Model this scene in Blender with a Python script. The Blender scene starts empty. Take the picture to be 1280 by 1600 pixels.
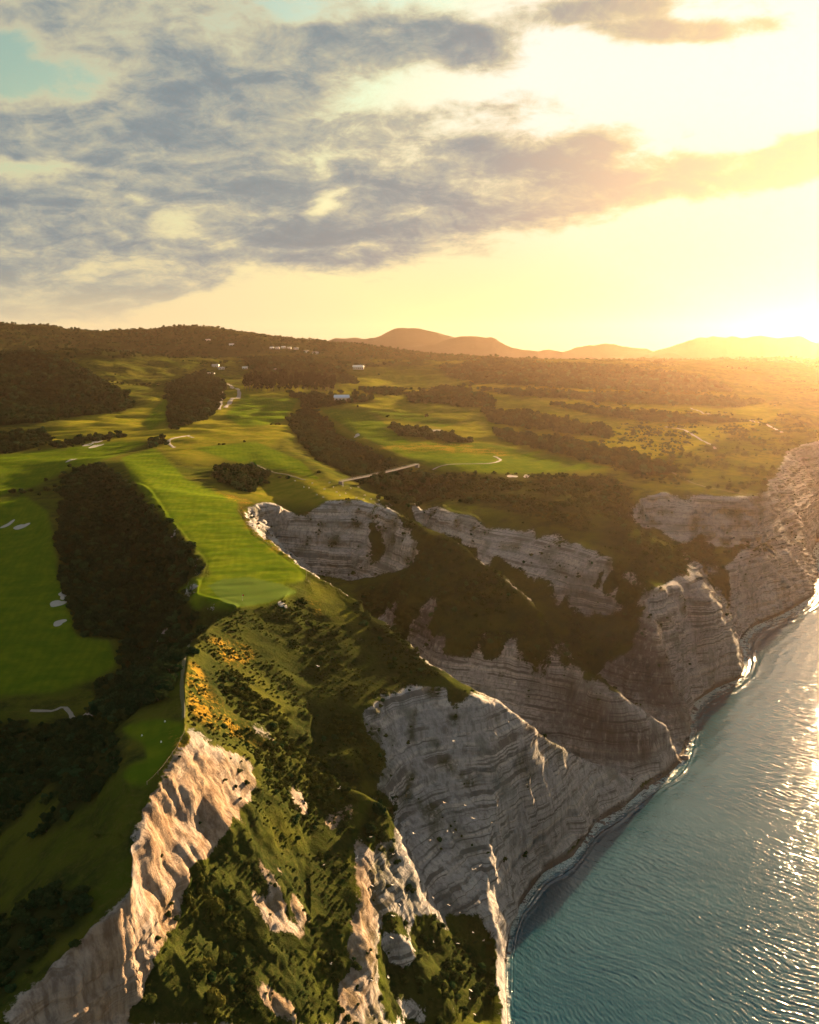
import bpy, math, random, time
import numpy as np
from mathutils import Vector, Matrix
from mathutils.geometry import delaunay_2d_cdt
T0 = time.time()
R = math.radians
random.seed(7); rng = np.random.default_rng(7)
C = bpy.context.scene.collection
SC = bpy.context.scene

# ------------------------------------------------------------------ camera
H, PITCH, FPX = 250.0, R(9.3), 1537.0          # drone height (m), tilt below the horizon, focal length in photo pixels
cam = bpy.data.cameras.new('camera'); camo = bpy.data.objects.new('camera', cam); C.objects.link(camo)
camo.location = (0, 0, H); camo.rotation_euler = (R(90) - PITCH, 0, 0)
cam.sensor_fit = 'VERTICAL'; cam.sensor_height = 24.0; cam.lens = 24.0 * FPX / 1600.0
cam.clip_start = 1.0; cam.clip_end = 60000.0
SC.camera = camo

# ------------------------------------------------------------------ light
SUN_AZ, SUN_EL = R(29.4), R(8.2)
sun_dir = Vector((math.sin(SUN_AZ)*math.cos(SUN_EL), math.cos(SUN_AZ)*math.cos(SUN_EL), math.sin(SUN_EL)))
sl = bpy.data.lights.new('sun', 'SUN'); sl.energy = 5.0; sl.angle = R(0.5); sl.color = (1.0, 0.63, 0.31)
so = bpy.data.objects.new('sun', sl); C.objects.link(so); so.rotation_euler = sun_dir.to_track_quat('Z', 'Y').to_euler()
so.location = (300, 500, 600)
SC.view_settings.view_transform = 'Standard'; SC.view_settings.look = 'None'
SC.view_settings.gamma = 1.0; SC.view_settings.use_curve_mapping = False
SC.view_settings.exposure = 3.05
SKY_STRENGTH = 0.05

def pix_dir(px, py):
    u, v = (px - 640.0) / FPX, (py - 800.0) / FPX
    cp, sp = math.cos(PITCH), math.sin(PITCH)
    return u, cp - v*sp, -sp - v*cp
def pix_azel(px, py):
    x, y, z = pix_dir(px, py)
    return math.degrees(math.atan2(x, y)), math.degrees(math.atan2(z, math.hypot(x, y)))

class NT:                                         # small node-tree helper
    def __init__(s, tree): s.t = tree; tree.nodes.clear()
    def n(s, typ, ins=None, **kw):
        nd = s.t.nodes.new(typ)
        for k, v in kw.items(): setattr(nd, k, v)
        for k, v in (ins or {}).items(): s.put(nd.inputs[k], v)
        return nd
    def put(s, sock, v):
        if isinstance(v, bpy.types.NodeSocket): s.t.links.new(v, sock)
        elif isinstance(v, bpy.types.Node): s.t.links.new(v.outputs[0], sock)
        else: sock.default_value = v
    def m(s, op, a, b=None, c=None, clamp=False):
        nd = s.t.nodes.new('ShaderNodeMath'); nd.operation = op; nd.use_clamp = clamp
        for i, v in enumerate((a, b, c)):
            if v is not None: s.put(nd.inputs[i], v)
        return nd.outputs[0]
    def vm(s, op, a, b=None):
        nd = s.t.nodes.new('ShaderNodeVectorMath'); nd.operation = op
        s.put(nd.inputs[0], a)
        if b is not None: s.put(nd.inputs[1], b)
        return nd.outputs['Value'] if op in ('DOT_PRODUCT', 'LENGTH') else nd.outputs[0]
    def ss(s, x, lo, hi, a=0.0, b=1.0):            # smoothstep
        nd = s.n('ShaderNodeMapRange', {0: x, 1: lo, 2: hi, 3: a, 4: b}, interpolation_type='SMOOTHSTEP')
        return nd.outputs[0]
    def mix(s, f, a, b, mode='MIX'):
        nd = s.t.nodes.new('ShaderNodeMix'); nd.data_type = 'RGBA'; nd.blend_type = mode
        s.put(nd.inputs[0], f)
        for i, v in ((6, a), (7, b)): s.put(nd.inputs[i], v if not isinstance(v, tuple) else (v + (1.0,))[:4])
        return nd.outputs[2]
    def noise(s, vec, scale, detail=4.0, rough=0.55, dist=0.0, out=0):
        nd = s.n('ShaderNodeTexNoise', {'Vector': vec, 'Scale': scale, 'Detail': detail, 'Roughness': rough, 'Distortion': dist})
        return nd.outputs[out]
    def mapping(s, vec, scale=(1,1,1), rot=(0,0,0), loc=(0,0,0), typ='POINT'):
        return s.n('ShaderNodeMapping', {0: vec, 1: loc, 2: rot, 3: scale}, vector_type=typ).outputs[0]
    def attr(s, name):
        return s.n('ShaderNodeAttribute', attribute_name=name).outputs['Fac']

# ------------------------------------------------------------------ sky: Nishita with a broken bank of cloud
world = bpy.data.worlds.new('World'); SC.world = world; world.use_nodes = True
def build_sky():
    w = NT(world.node_tree)
    tc = w.n('ShaderNodeTexCoord').outputs['Generated']
    d = w.vm('NORMALIZE', tc)
    sep = w.n('ShaderNodeSeparateXYZ', {0: d})
    x, y, z = sep.outputs
    sky = w.n('ShaderNodeTexSky', sky_type='NISHITA', sun_disc=False, sun_elevation=SUN_EL, sun_rotation=SUN_AZ,
              altitude=200.0, air_density=1.4, dust_density=3.0, ozone_density=2.0)
    az = w.m('MULTIPLY', w.m('ARCTAN2', x, y), 180/math.pi)
    el = w.m('MULTIPLY', w.m('ARCSINE', z), 180/math.pi)
    p = w.n('ShaderNodeCombineXYZ', {0: az, 1: el, 2: 0.0}).outputs[0]
    # cloud-plane coordinates: noise that foreshortens towards the horizon like a real layer
    zc = w.m('ADD', w.m('MAXIMUM', z, 0.0), 0.34)
    q = w.n('ShaderNodeCombineXYZ', {0: w.m('DIVIDE', x, zc), 1: w.m('DIVIDE', y, zc), 2: 0.0}).outputs[0]
    warp = w.noise(q, 2.2, 5, 0.6, out=1)
    pw = w.vm('ADD', p, w.vm('MULTIPLY', w.vm('SUBTRACT', warp, (0.5, 0.5, 0.5)), (5.5, 3.2, 0.0)))
    def blob(px, py, rx, ry, rot, wt):
        a, e = pix_azel(px, py); k = 1/26.8
        mp = w.mapping(pw, (rx*k, ry*k, 1), (0, 0, R(rot)), (a, e, 0), 'TEXTURE')
        g = w.n('ShaderNodeTexGradient', {0: mp}, gradient_type='SPHERICAL').outputs['Fac']
        return w.m('MULTIPLY', g, wt)
    acc = None
    for b in CLOUDS:
        v = blob(*b); acc = v if acc is None else w.m('ADD', acc, v)
    # beyond the frame the same layer simply carries on
    outer = w.m('MULTIPLY', w.ss(w.m('ABSOLUTE', az), 25.0, 40.0), 0.34)
    f1 = w.m('SUBTRACT', w.noise(w.mapping(q, (1.0, 1.3, 1.0)), 2.4, 10, 0.58, 0.25), 0.5)
    f2 = w.m('SUBTRACT', w.noise(w.mapping(q, (1.0, 1.2, 1.0), loc=(3.1, 7.7, 0)), 7.5, 9, 0.64, 0.5), 0.5)
    f3 = w.m('SUBTRACT', w.noise(w.mapping(q, (1.0, 1.0, 1.0), loc=(8.1, 1.7, 0)), 20.0, 6, 0.68, 0.6), 0.5)
    acc = w.m('MAXIMUM', w.m('MINIMUM', acc, 0.72), -0.8)
    dens = w.m('ADD', w.m('ADD', w.m('ADD', acc, outer), w.m('MULTIPLY', f1, 1.5)), w.m('ADD', w.m('MULTIPLY', f2, 1.7), w.m('MULTIPLY', f3, 0.8)))
    a = w.ss(dens, -0.02, 0.58)
    thick = w.ss(dens, 0.14, 0.95)
    cs = w.vm('DOT_PRODUCT', d, tuple(sun_dir))
    near = w.ss(cs, 0.885, 0.992)
    graz = w.ss(z, 0.26, 0.04)
    body = w.mix(near, CLOUD_DARK, CLOUD_SUN)
    body = w.mix(w.m('MULTIPLY', w.ss(dens, 1.25, 0.55), w.m('SUBTRACT', 0.65, w.m('MULTIPLY', near, 0.5))), body, CLOUD_MID)
    edge = w.mix(near, CLOUD_EDGE, CLOUD_EDGE_SUN)
    ccol = w.mix(thick, edge, body)
    # clear sky: the Nishita colours, warmed by the low dust towards the sun
    base = w.mix(1.0, sky.outputs[0], w.mix(w.ss(z, 0.45, 0.75), SKY_TINT, (0.95, 1.12, 1.5)), 'MULTIPLY')
    glow = w.mix(w.ss(cs, 0.70, 0.99), (0, 0, 0), SUN_GLOW)
    base = w.mix(1.0, base, glow, 'ADD')
    base = w.vm('MINIMUM', base, (5.4, 5.2, 4.5))
    low = w.m('MULTIPLY', graz, 0.75)
    base = w.mix(low, base, w.mix(w.ss(cs, 0.75, 0.98), w.mix(w.ss(cs, 0.2, 0.66), HOR_BACK, HOR_FAR), HOR_SUN))
    fade = w.m('MULTIPLY', a, w.ss(z, 0.015, 0.09, 0.25, 0.95))
    col = w.vm('MULTIPLY', w.mix(fade, base, ccol), (SKY_GAIN,)*3)
    bg = w.n('ShaderNodeBackground', {0: col, 1: SKY_STRENGTH})
    w.n('ShaderNodeOutputWorld', {0: bg.outputs[0]})
#         px   py   rx   ry  rot  weight
CLOUDS = [(180, 30, 560, 95, -3, 1.0), (340, 130, 300, 130, 0, 1.0), (80, 212, 420, 85, 3, 1.0), (430, 235, 360, 150, 4, 1.0),
          (40, 365, 400, 160, 0, 1.4), (640, 295, 370, 120, 4, 1.05), (790, 300, 220, 55, 6, .8), (560, 385, 220, 60, 12, .8),
          (240, 437, 135, 36, 8, 1.9), (395, 396, 120, 22, 0, 1.5), (745, 95, 110, 40, -25, .75), (600, 65, 190, 60, -5, .8),
          (780, 178, 150, 30, 3, .7), (1150, 265, 300, 42, 5, 1.25), (1250, 226, 160, 32, 14, 1.4), (905, 240, 90, 50, 20, .9),
          (1060, 54, 180, 24, 0, 1.3), (930, 20, 150, 34, 0, 1.1), (30, 455, 300, 80, 8, 1.7), (1230, 330, 160, 16, 4, .45), (700, 70, 120, 40, 0, .4),
          (85, 108, 230, 55, -6, -.6), (70, 252, 230, 28, 0, -1.25), (520, 165, 190, 70, 10, -.5), (265, 335, 130, 55, 14, -.5),
          (512, 318, 60, 42, 35, -1.3), (470, 16, 110, 28, 0, -.7), (1020, 150, 480, 90, 0, -.6), (800, 480, 1100, 85, 4, -.9),
          (1150, 400, 480, 90, 0, -.5), (480, 100, 60, 30, 10, -.4)]
CLOUD_DARK, CLOUD_MID, CLOUD_SUN = (1.08, 1.32, 1.48), (1.65, 1.92, 1.95), (4.5, 3.2, 1.9)
CLOUD_EDGE, CLOUD_EDGE_SUN = (3.9, 3.4, 2.1), (5.2, 4.0, 1.7)
SKY_GAIN = 0.45
HOR_BACK = (2.5, 3.4, 5.4)
SKY_TINT = (0.86, 1.0, 0.84)
SUN_GLOW = (1.0, 1.0, 0.75); HOR_FAR = (4.9, 4.2, 2.6); HOR_SUN = (4.0, 3.8, 2.1)
build_sky()
print('sky', time.time()-T0)

# ------------------------------------------------------------------ numpy noise
def _tab(seed, n): return np.random.default_rng(seed).random((n,)*2 if n == 256 else (n,)*3).astype(np.float32)
_T2 = {}; _T3 = {}
def vn2(x, y, seed=0):
    t = _T2.setdefault(seed, _tab(seed, 256))
    xi = np.floor(x); yi = np.floor(y); fx = (x-xi).astype(np.float32); fy = (y-yi).astype(np.float32)
    xi = xi.astype(np.int32) & 255; yi = yi.astype(np.int32) & 255
    fx = fx*fx*(3-2*fx); fy = fy*fy*(3-2*fy); x1 = (xi+1) & 255; y1 = (yi+1) & 255
    a = t[xi, yi]; b = t[x1, yi]; c = t[xi, y1]; d = t[x1, y1]
    return (a+(b-a)*fx)*(1-fy)+(c+(d-c)*fx)*fy - 0.5
def vn3(x, y, z, seed=0):
    t = _T3.setdefault(seed, _tab(seed+100, 64))
    def sp(v):
        i = np.floor(v); f = (v-i).astype(np.float32); return i.astype(np.int32) & 63, f*f*(3-2*f)
    (xi, fx), (yi, fy), (zi, fz) = sp(x), sp(y), sp(z)
    x1, y1, z1 = (xi+1) & 63, (yi+1) & 63, (zi+1) & 63
    def pl(k):
        a = t[xi, yi, k]; b = t[x1, yi, k]; c = t[xi, y1, k]; d = t[x1, y1, k]
        return (a+(b-a)*fx)*(1-fy)+(c+(d-c)*fx)*fy
    return pl(zi)*(1-fz)+pl(z1)*fz - 0.5
def fbm2(x, y, o, seed=0, g=0.5, lac=2.07):
    s = 0; a = 1.0
    for k in range(o):
        s = s + a*vn2(x, y, seed+k); x = x*lac*0.8-y*lac*0.6+17.3; y = x*0.6/0.8*0.0 + y*lac+5.1; a *= g
    return s
def fbm3(x, y, z, o, seed=0, g=0.5):
    s = 0; a = 1.0
    for k in range(o):
        s = s + a*vn3(x, y, z, seed+k); x = x*2.03+3.1; y = y*2.03+7.7; z = z*2.03+1.9; a *= g
    return s
def sstep(x, lo, hi):
    t = np.clip((x-lo)/(hi-lo), 0, 1); return t*t*(3-2*t)

# ------------------------------------------------------------------ terrain control lines
# P = where a point of known height stands on the map, read off the line of sight (column, row) and its height in metres;
# Q = (column, ground distance, height); A = (azimuth in degrees, ground distance, height)
def P(px, py, z):
    x, y, w = pix_dir(px, py); g = math.hypot(x, y); r = (z-H)/w*g
    return math.atan2(x, y), r, z
def Q(px, r, z):
    v = 0.0
    t = (H-z)/r
    for _ in range(4):
        u = (px-640)/FPX; cp, sp = math.cos(PITCH), math.sin(PITCH)
        az = math.atan2(u, cp-v*sp)
        # find v with (sp+v*cp)/hypot(u,cp-v*sp) = t
        for _ in range(5):
            v = (t*math.hypot(u, cp-v*sp)-sp)/cp
    return math.atan2(u, cp-v*sp), r, z
def A(a, r, z): return R(a), r, z
COAST = [Q(835,120,0), Q(815,210,0), Q(805,270,0), Q(800,310,0), P(795,1600,0), P(789,1520,0), P(797,1453,0), P(813,1412,0), P(849,1363,0), P(894,1339,0), P(912,1314,0),
         P(931,1286,0), P(971,1264,0), P(1004,1235,0), P(1040,1213,0), P(1065,1190,0), P(1077,1157,0), P(1077,1122,0), P(1085,1097,0),
         P(1119,1075,0), P(1156,1060,0), P(1161,1037,0), P(1154,1003,0), P(1171,981,0), P(1224,959,0), P(1250,944,0), P(1272,929,0),
         P(1269,914,0), P(1278,899,0), P(1265,869,0), P(1278,841,0), P(1300,822,0), P(1380,790,0), A(29.5,1900,0), A(36,2600,0), A(44,4200,0), A(60,8000,0)]
def offs(line, da, dr, z): return [(a+da/max(r,60), r+dr, z) for a, r, z in line]
LINES = [COAST,
  # ridge carrying the fairway, bottom-left corner to the head of the ravine
  [Q(-420,120,84), Q(-200,165,94), P(0,1590,100), P(60,1530,103), P(130,1470,107), P(200,1400,112), P(213,1300,118), P(250,1220,122), P(288,1150,126),
   P(290,1080,128), P(296,1020,128), P(330,975,127), P(380,950,126), P(440,935,125), P(482,893,124), P(400,833,122), P(380,795,121), P(420,785,119), P(455,800,110),
   P(470,812,104), P(490,795,112), P(515,780,119), P(560,778,120), P(600,790,117), P(620,800,115)],
  # foot of the lit rock face
  [Q(-60,140,76), P(115,1640,84), P(172,1570,87), P(238,1500,90), P(287,1420,92), P(316,1350,97), P(362,1272,104), P(392,1235,102), P(385,1180,108), P(350,1130,115)],
  # grassy slope between the ridge and the rib
  [P(480,1600,54), P(480,1450,66), P(480,1300,77), P(480,1200,85), P(480,1100,96), P(480,1000,109), P(478,950,118)],
  [P(330,1600,70), P(340,1480,79), P(370,1380,88)], [P(400,1130,106), P(400,1040,112), P(400,985,119)], [P(330,1030,122), P(350,1100,115)],
  # rib
  [Q(560,240,33), P(570,1600,40), P(560,1450,57), P(563,1340,66), P(598,1260,72)],
  [P(560,1112,93), P(570,1150,85), P(585,1200,75)],
  [P(560,1050,97), P(560,1000,104), P(540,955,112)],
  # crest behind the slope, then the crest and the spur of the striped cliff
  [P(482,893,124), P(520,915,119), P(560,940,114), P(600,980,105), P(640,1010,100), P(680,1045,95), P(710,1072,91), P(740,1085,88), P(790,1100,79),
   P(830,1130,66), P(880,1165,46), P(925,1190,27), P(960,1203,15), P(988,1218,5), P(1004,1235,0)],
  [P(560,1112,93), P(600,1086,94), P(640,1073,93), P(700,1077,90), P(740,1087,87)],
  # the bowl under the striped cliff
  [P(590,1225,70), P(600,1215,70), P(640,1180,69), P(700,1170,68), P(770,1165,66), P(830,1180,54), P(880,1195,38), P(925,1214,19)],
  [P(605,1275,58), P(625,1290,49), P(700,1280,45), P(770,1280,41), P(825,1270,32), P(875,1260,22)],
  [P(640,1340,44), P(690,1395,30), P(757,1390,23), P(800,1355,16), P(845,1328,8), P(890,1300,5)],
  [P(757,1390,23), P(768,1430,17), P(778,1500,9), P(774,1600,8), Q(775,270,8), Q(780,200,8)],
  [P(690,1430,24), P(700,1500,18), P(715,1600,12), Q(730,240,10)],
  [P(600,1430,47), P(610,1500,34), P(620,1600,24)],
  [P(760,1480,9), P(755,1600,6)],
  # ravine behind the striped cliff
  [Q(1022,563,0.9), Q(960,557,5), Q(900,552,9), Q(840,547,13), Q(780,552,18), Q(700,585,26), Q(640,640,34), Q(580,700,44), Q(540,755,52), Q(506,785,58)],
  [Q(412,715,92), Q(450,705,80), Q(490,650,74), Q(520,610,72), Q(560,575,70), Q(600,545,66), Q(660,515,60), Q(710,500,56), Q(760,495,48), Q(830,500,36)],
  [P(432,850,84), P(480,887,67), P(545,905,60), P(600,895,70), P(650,880,84)],
  # spur beyond it
  [P(620,800,115), P(660,820,112), P(700,838,108), P(740,865,103), P(780,895,97), P(820,927,90), P(850,970,78), P(880,1018,66), P(920,1045,60), P(960,1080,51),
   P(1000,1110,40), P(1040,1138,24), P(1065,1190,0)],
  [P(640,905,88), P(700,950,80), P(760,1000,68), P(820,1025,61), P(870,1038,59)],
  [P(680,1005,62), P(760,1042,52), P(830,1060,48), P(880,1075,46)],
  [Q(760,572,22), Q(830,555,15), Q(900,556,10), Q(960,553,6), P(1040,1213,0)],
  # second ravine, from the bridged gully down to the cove
  [P(470,650,120), P(500,670,113), P(545,705,108), P(590,735,101), P(620,765,95), P(640,792,90), Q(662,890,84), Q(690,805,76), Q(760,725,58), Q(820,690,44), Q(860,668,32), Q(920,648,20), Q(980,630,9), Q(1030,616,4), P(1077,1157,0)],
  [P(650,788,109), P(690,790,108), P(700,800,107), P(740,808,106), P(800,815,105), P(850,830,102), P(900,848,99), P(950,872,95), P(1000,900,88), P(1030,922,83), P(1062,908,79), P(1095,902,76), P(1118,945,62), P(1150,972,40), P(1161,1037,0)],
  [P(690,842,86), P(780,892,76), P(850,932,64), P(920,962,54), P(985,975,56), P(1012,935,80)],
  [P(1012,935,80), P(1030,1000,60), P(1060,1080,30), P(1077,1150,2)],
  [P(1085,1080,6), P(1075,1000,40), P(1062,930,72)],
  [P(900,790,112), P(960,805,108), P(1000,835,102), P(1035,870,94)],
  # third cliff line with its gully
  [P(1040,850,88), P(1085,872,64), P(1130,940,26), P(1154,1003,0)],
  [P(980,790,98), P(995,757,108), P(1050,767,107), P(1100,773,105), P(1150,776,103), P(1198,776,100), P(1215,742,108), P(1235,705,115), P(1280,690,118), P(1330,680,118), A(28,1750,118), A(35,2500,122), A(43,4000,130), A(58,7800,150)],
  [P(1000,822,78), P(1050,842,68), P(1115,852,61), P(1170,852,60), P(1215,838,56), P(1245,815,58), P(1285,770,60)],
  [P(1120,852,61), P(1132,890,52), P(1145,935,30)],
  [P(1140,892,50), P(1200,872,48), P(1245,852,46)],
  # tableland
  [P(600,745,118), P(532,756,119), P(450,700,121), P(440,650,129)],
  [P(650,745,117), P(700,742,116.5), P(760,742,116.5), P(850,744,116.5), P(950,730,117.5), P(1000,742,112)],
  [P(620,712,118), P(560,680,122), P(530,650,128)],
  [P(640,700,120), P(700,700,120), P(800,704,119), P(900,712,119)],
  [P(300,690,123), P(390,700,121), P(450,735,118), P(492,768,116)],
  [P(385,742,113), P(415,762,109), P(452,795,107)],
  [P(300,930,124), P(318,880,123), P(262,815,121), P(225,760,121), P(190,720,121)],
  [P(160,710,115), P(60,715,112), P(0,720,110), Q(-300,1300,106)],
  [Q(-200,1050,98), P(0,760,100), P(60,790,100), P(90,830,98)],
  [Q(-200,840,86), P(0,820,88), P(60,840,88)],
  [Q(-200,690,77), P(0,900,79), P(70,900,79)],
  [Q(-200,560,73), P(0,1000,75), P(100,1000,75), P(170,1020,74)],
  [Q(-200,480,71), P(0,1080,72), P(100,1065,73)],
  [P(160,740,113), P(165,800,95), P(195,870,84), P(235,950,77), P(240,1020,74), P(225,1070,72), P(170,1110,69), P(90,1150,67), P(0,1185,64), Q(-200,390,62), Q(-500,330,58)],
  [P(200,1130,121), P(190,1215,121), P(160,1230,113), P(110,1300,104)], [P(245,1120,122), P(285,1128,126)],
  [P(0,1300,84), P(0,1400,88), P(0,1500,95)], [P(60,1230,92), P(60,1330,97)], [Q(-200,260,78), Q(-250,210,84)],
  # rising country behind
  [P(0,690,114), P(60,695,114), P(130,690,117), P(190,683,121)], [P(0,668,127), P(70,665,130), P(110,656,134), P(160,655,133), P(230,650,133), P(300,640,137)],
  [P(400,650,129), P(500,640,132), P(600,660,126), P(700,672,124), P(800,683,122), P(900,693,121), P(1000,712,117), P(1100,700,116), P(1200,690,119)],
  [P(1000,660,127), P(1100,650,126), P(1200,660,124), P(1280,650,126)],
  [P(60,640,134), P(190,640,136), P(260,660,130), P(265,620,146)],
  [P(0,600,168), P(100,600,170), P(190,600,165), P(215,625,150)], [P(0,570,205), P(100,560,222), Q(130,3100,243)],
  [P(320,620,152), P(350,610,158), P(450,614,152), P(533,628,147), P(650,622,146), P(800,632,141), P(900,642,137), P(1000,640,135), P(1280,615,142)],
  [P(300,592,172), P(450,592,170), P(600,595,166), P(700,602,160), P(850,608,157), P(1000,603,157), P(1280,590,165)],
  [P(400,572,204), P(600,575,196), P(700,582,186), P(850,588,180), P(1000,582,185), P(1280,575,190)],
  [Q(-100,3300,232), Q(150,3300,240), Q(300,3500,228), Q(450,3600,222), Q(600,3800,212), Q(800,4000,200), Q(1000,4200,196), Q(1280,4200,196)],
  [Q(-500,5200,400), Q(-200,5100,390), P(0,511,362), P(80,512,364), P(150,521,335), P(220,520,335), P(292,513,360), P(360,519,336), P(450,530,304), P(560,540,274), Q(640,4800,236), Q(720,5000,196), Q(800,5200,180), Q(1000,5200,196), Q(1300,5200,196)],
  [Q(-400,7000,220), Q(0,7000,210), Q(600,7000,180), Q(1000,7000,170), Q(1400,7000,170)],
  [A(-60,13000,120), A(-30,13000,120), A(0,13000,120), A(30,13000,120), A(60,13000,120)],
]
for a in (-31, -42, -60):
    LINES.append([A(a, r, z) for r, z in ((80,70),(150,74),(240,72),(320,60),(420,66),(560,74),(850,92),(1300,110),(2000,135),(3300,232),(5100,385),(7000,220))])
LINES.append([A(a, r, -14) for a, r in ((-60,60),(0,60),(20,60),(62,60))][2:])
LINES += [[Q(560,150,28), Q(560,95,25), Q(300,95,50), Q(-300,70,70)], [A(-60,60,60), A(0,60,25)],
          [A(34,3800,140), A(40,5000,170), A(52,9000,190)], [A(62,10500,150), A(62,13000,120)]]
NOEDGE = [[A(24,300,-14), A(24,500,-14), A(26,800,-14), A(30,1200,-14), A(36,1700,-14), A(46,3000,-14), A(60,6000,-14), A(62,700,-14), A(45,500,-14), A(62,2500,-14)]]

AZ0, AZ1, R0, R1 = R(-60), R(60), 62.0, 8900.0
def raster_terrain():
    pts = []; edges = []; zz = []
    for i, L in enumerate(LINES + NOEDGE):
        b = len(pts)
        for a, r, z in L: pts.append(Vector((a, math.log(r)))); zz.append(z)
        if i < len(LINES): edges += [(b+k, b+k+1) for k in range(len(L)-1)]
    V, E, F, ov, oe, of = delaunay_2d_cdt(pts, edges, [], 0, 1e-5)
    zv = np.zeros(len(V)); pa = np.array([[p.x, p.y] for p in pts]); zz = np.array(zz); bad = 0
    for i, o in enumerate(ov):
        if o: zv[i] = np.mean(zz[list(o)])
        else:                                    # two lines cross: inverse-distance height of the nearest points
            dd = np.hypot(*(pa-np.array([V[i].x, V[i].y])).T); k = np.argsort(dd)[:3]; wgt = 1/(dd[k]+1e-6); zv[i] = (zz[k]*wgt).sum()/wgt.sum(); bad += 1
    print('cdt verts', len(V), 'tris', len(F), 'crossings', bad)
    NA, NR = 1500, 2600
    # columns: fine inside the view, coarser outside
    s = np.linspace(-1, 1, NA); az = R(26)*s*0.92 + (R(60)-R(26)*0.92)*s**7
    lr = np.linspace(math.log(R0), math.log(R1), NR)
    Z = np.full((NA, NR), np.nan, np.float32)
    Vn = np.array([[v.x, v.y] for v in V])
    for f in F:
        for k in range(1, len(f)-1):
            t = [f[0], f[k], f[k+1]]; (ax, ay), (bx, by), (cx, cy) = Vn[t]
            i0, i1 = np.searchsorted(az, [min(ax,bx,cx)-1e-9, max(ax,bx,cx)+1e-9]); j0, j1 = np.searchsorted(lr, [min(ay,by,cy)-1e-9, max(ay,by,cy)+1e-9])
            if i1 <= i0 or j1 <= j0: continue
            X = az[i0:i1, None]; Y = lr[None, j0:j1]
            d = (by-cy)*(ax-cx)+(cx-bx)*(ay-cy)
            if abs(d) < 1e-14: continue
            l1 = ((by-cy)*(X-cx)+(cx-bx)*(Y-cy))/d; l2 = ((cy-ay)*(X-cx)+(ax-cx)*(Y-cy))/d; l3 = 1-l1-l2
            ins = (l1 >= -1e-7) & (l2 >= -1e-7) & (l3 >= -1e-7)
            sub = Z[i0:i1, j0:j1]; sub[ins] = (l1*zv[t[0]]+l2*zv[t[1]]+l3*zv[t[2]])[ins]
    Z[np.isnan(Z)] = -14
    # everything seaward of the coast line is sea bed
    poly = np.array([(a, math.log(r)) for a, r, z in COAST] + [(R(61), math.log(8000)), (R(61), math.log(50)), (COAST[0][0], math.log(50))])
    X = az[:, None]*np.ones((1, NR)); Y = lr[None, :]*np.ones((NA, 1)); sea = np.zeros((NA, NR), bool)
    for k in range(len(poly)):
        (ax, ay), (bx, by) = poly[k-1], poly[k]
        if ay == by: continue
        jj = np.nonzero((lr >= min(ay, by)) & (lr < max(ay, by)))[0]
        if len(jj) == 0: continue
        sea[:, jj] ^= az[:, None] < ((bx-ax)*(lr[jj]-ay)/(by-ay)+ax)[None, :]
    return az, lr, Z, sea
def box1(Zm, k, ax):
    if k < 1: return Zm
    pad = [(0,0),(0,0)]; pad[ax] = (k+1, k)
    c = np.cumsum(np.pad(Zm, pad, 'edge').astype(np.float64), axis=ax); n = Zm.shape[ax]
    sl1 = [slice(None)]*2; sl0 = [slice(None)]*2; sl1[ax] = slice(2*k+1, 2*k+1+n); sl0[ax] = slice(0, n)
    return ((c[tuple(sl1)]-c[tuple(sl0)])/(2*k+1)).astype(np.float32)
def blur(Zm, ka, kr, it=2):
    for _ in range(it): Zm = box1(box1(Zm, ka, 0), kr, 1)
    return Zm
AZ, LR, Z0, SEA = raster_terrain()
print('raster', time.time()-T0)
Z0 = np.where(SEA, np.minimum(Z0, 0), np.maximum(Z0, 0.9))
def slope_of(Zm):
    r = np.exp(LR)[None, :]
    gr = np.gradient(Zm, axis=1)/np.gradient(LR)[None, :]/r
    ga = np.gradient(Zm, axis=0)/np.gradient(AZ)[:, None]/r
    return np.hypot(gr, ga), ga, gr
Zs = blur(Z0, 1, 2); Zb = blur(Z0, 7, 9, 2)
sl0, _, _ = slope_of(blur(Z0, 2, 3))
SHORE = blur(SEA.astype(np.float32), 9, 14, 3)            # 0 inland, 0.5 on the water line, 1 out at sea
cl = sstep(blur(sstep(sl0, 0.75, 1.3), 4, 5), 0.03, 0.35); keep = sstep(blur(sstep(sl0, 0.55, 0.9), 5, 8), 0.01, 0.16)
coastk = sstep(-Z0, -14, -1)
kk = np.maximum(np.maximum(cl, keep), coastk)
ZT = Zb*(1-kk)+Zs*kk
ZT = np.where(SEA, np.minimum(ZT, -0.6)-12*sstep(SHORE, 0.5, 0.98), ZT)
print('blur', time.time()-T0)

# ---- adaptive rows: even spacing along each profile as it is seen from a few hundred metres, so that cliffs get many rows
NROW = 1000
cols = np.unique(np.concatenate([np.searchsorted(AZ, np.linspace(R(-26), R(26), 830)), np.arange(0, len(AZ), 9)]))
cols = cols[cols < len(AZ)]
azc = AZ[cols]; Zc = ZT[cols]
rr = np.exp(LR)
dz = np.abs(np.diff(Zc, axis=1)); dr = np.diff(rr)[None, :]; rm = (rr[1:]+rr[:-1])[None, :]/2
cost = (0.9*dz + 0.34*dr)/rm + 0.02*np.diff(LR)[None, :]
wr = sstep(rm, 110, 200)*0.95+0.05; wr = wr*(1-0.8*sstep(rm, 5500, 6500))
cost = cost*wr*np.where((Zc[:, 1:] < -4) & (Zc[:, :-1] < -4), 0.12, 1.0)
cost = blur(cost.astype(np.float32), 6, 3, 2)
cum = np.concatenate([np.zeros((len(cols), 1)), np.cumsum(cost, axis=1)], axis=1); cum /= cum[:, -1:]
tt = np.linspace(0, 1, NROW)
LRV = np.stack([np.interp(tt, cum[i], LR) for i in range(len(cols))])       # log distance of every vertex
ZV = np.stack([np.interp(LRV[i], LR, Zc[i]) for i in range(len(cols))])
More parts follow.
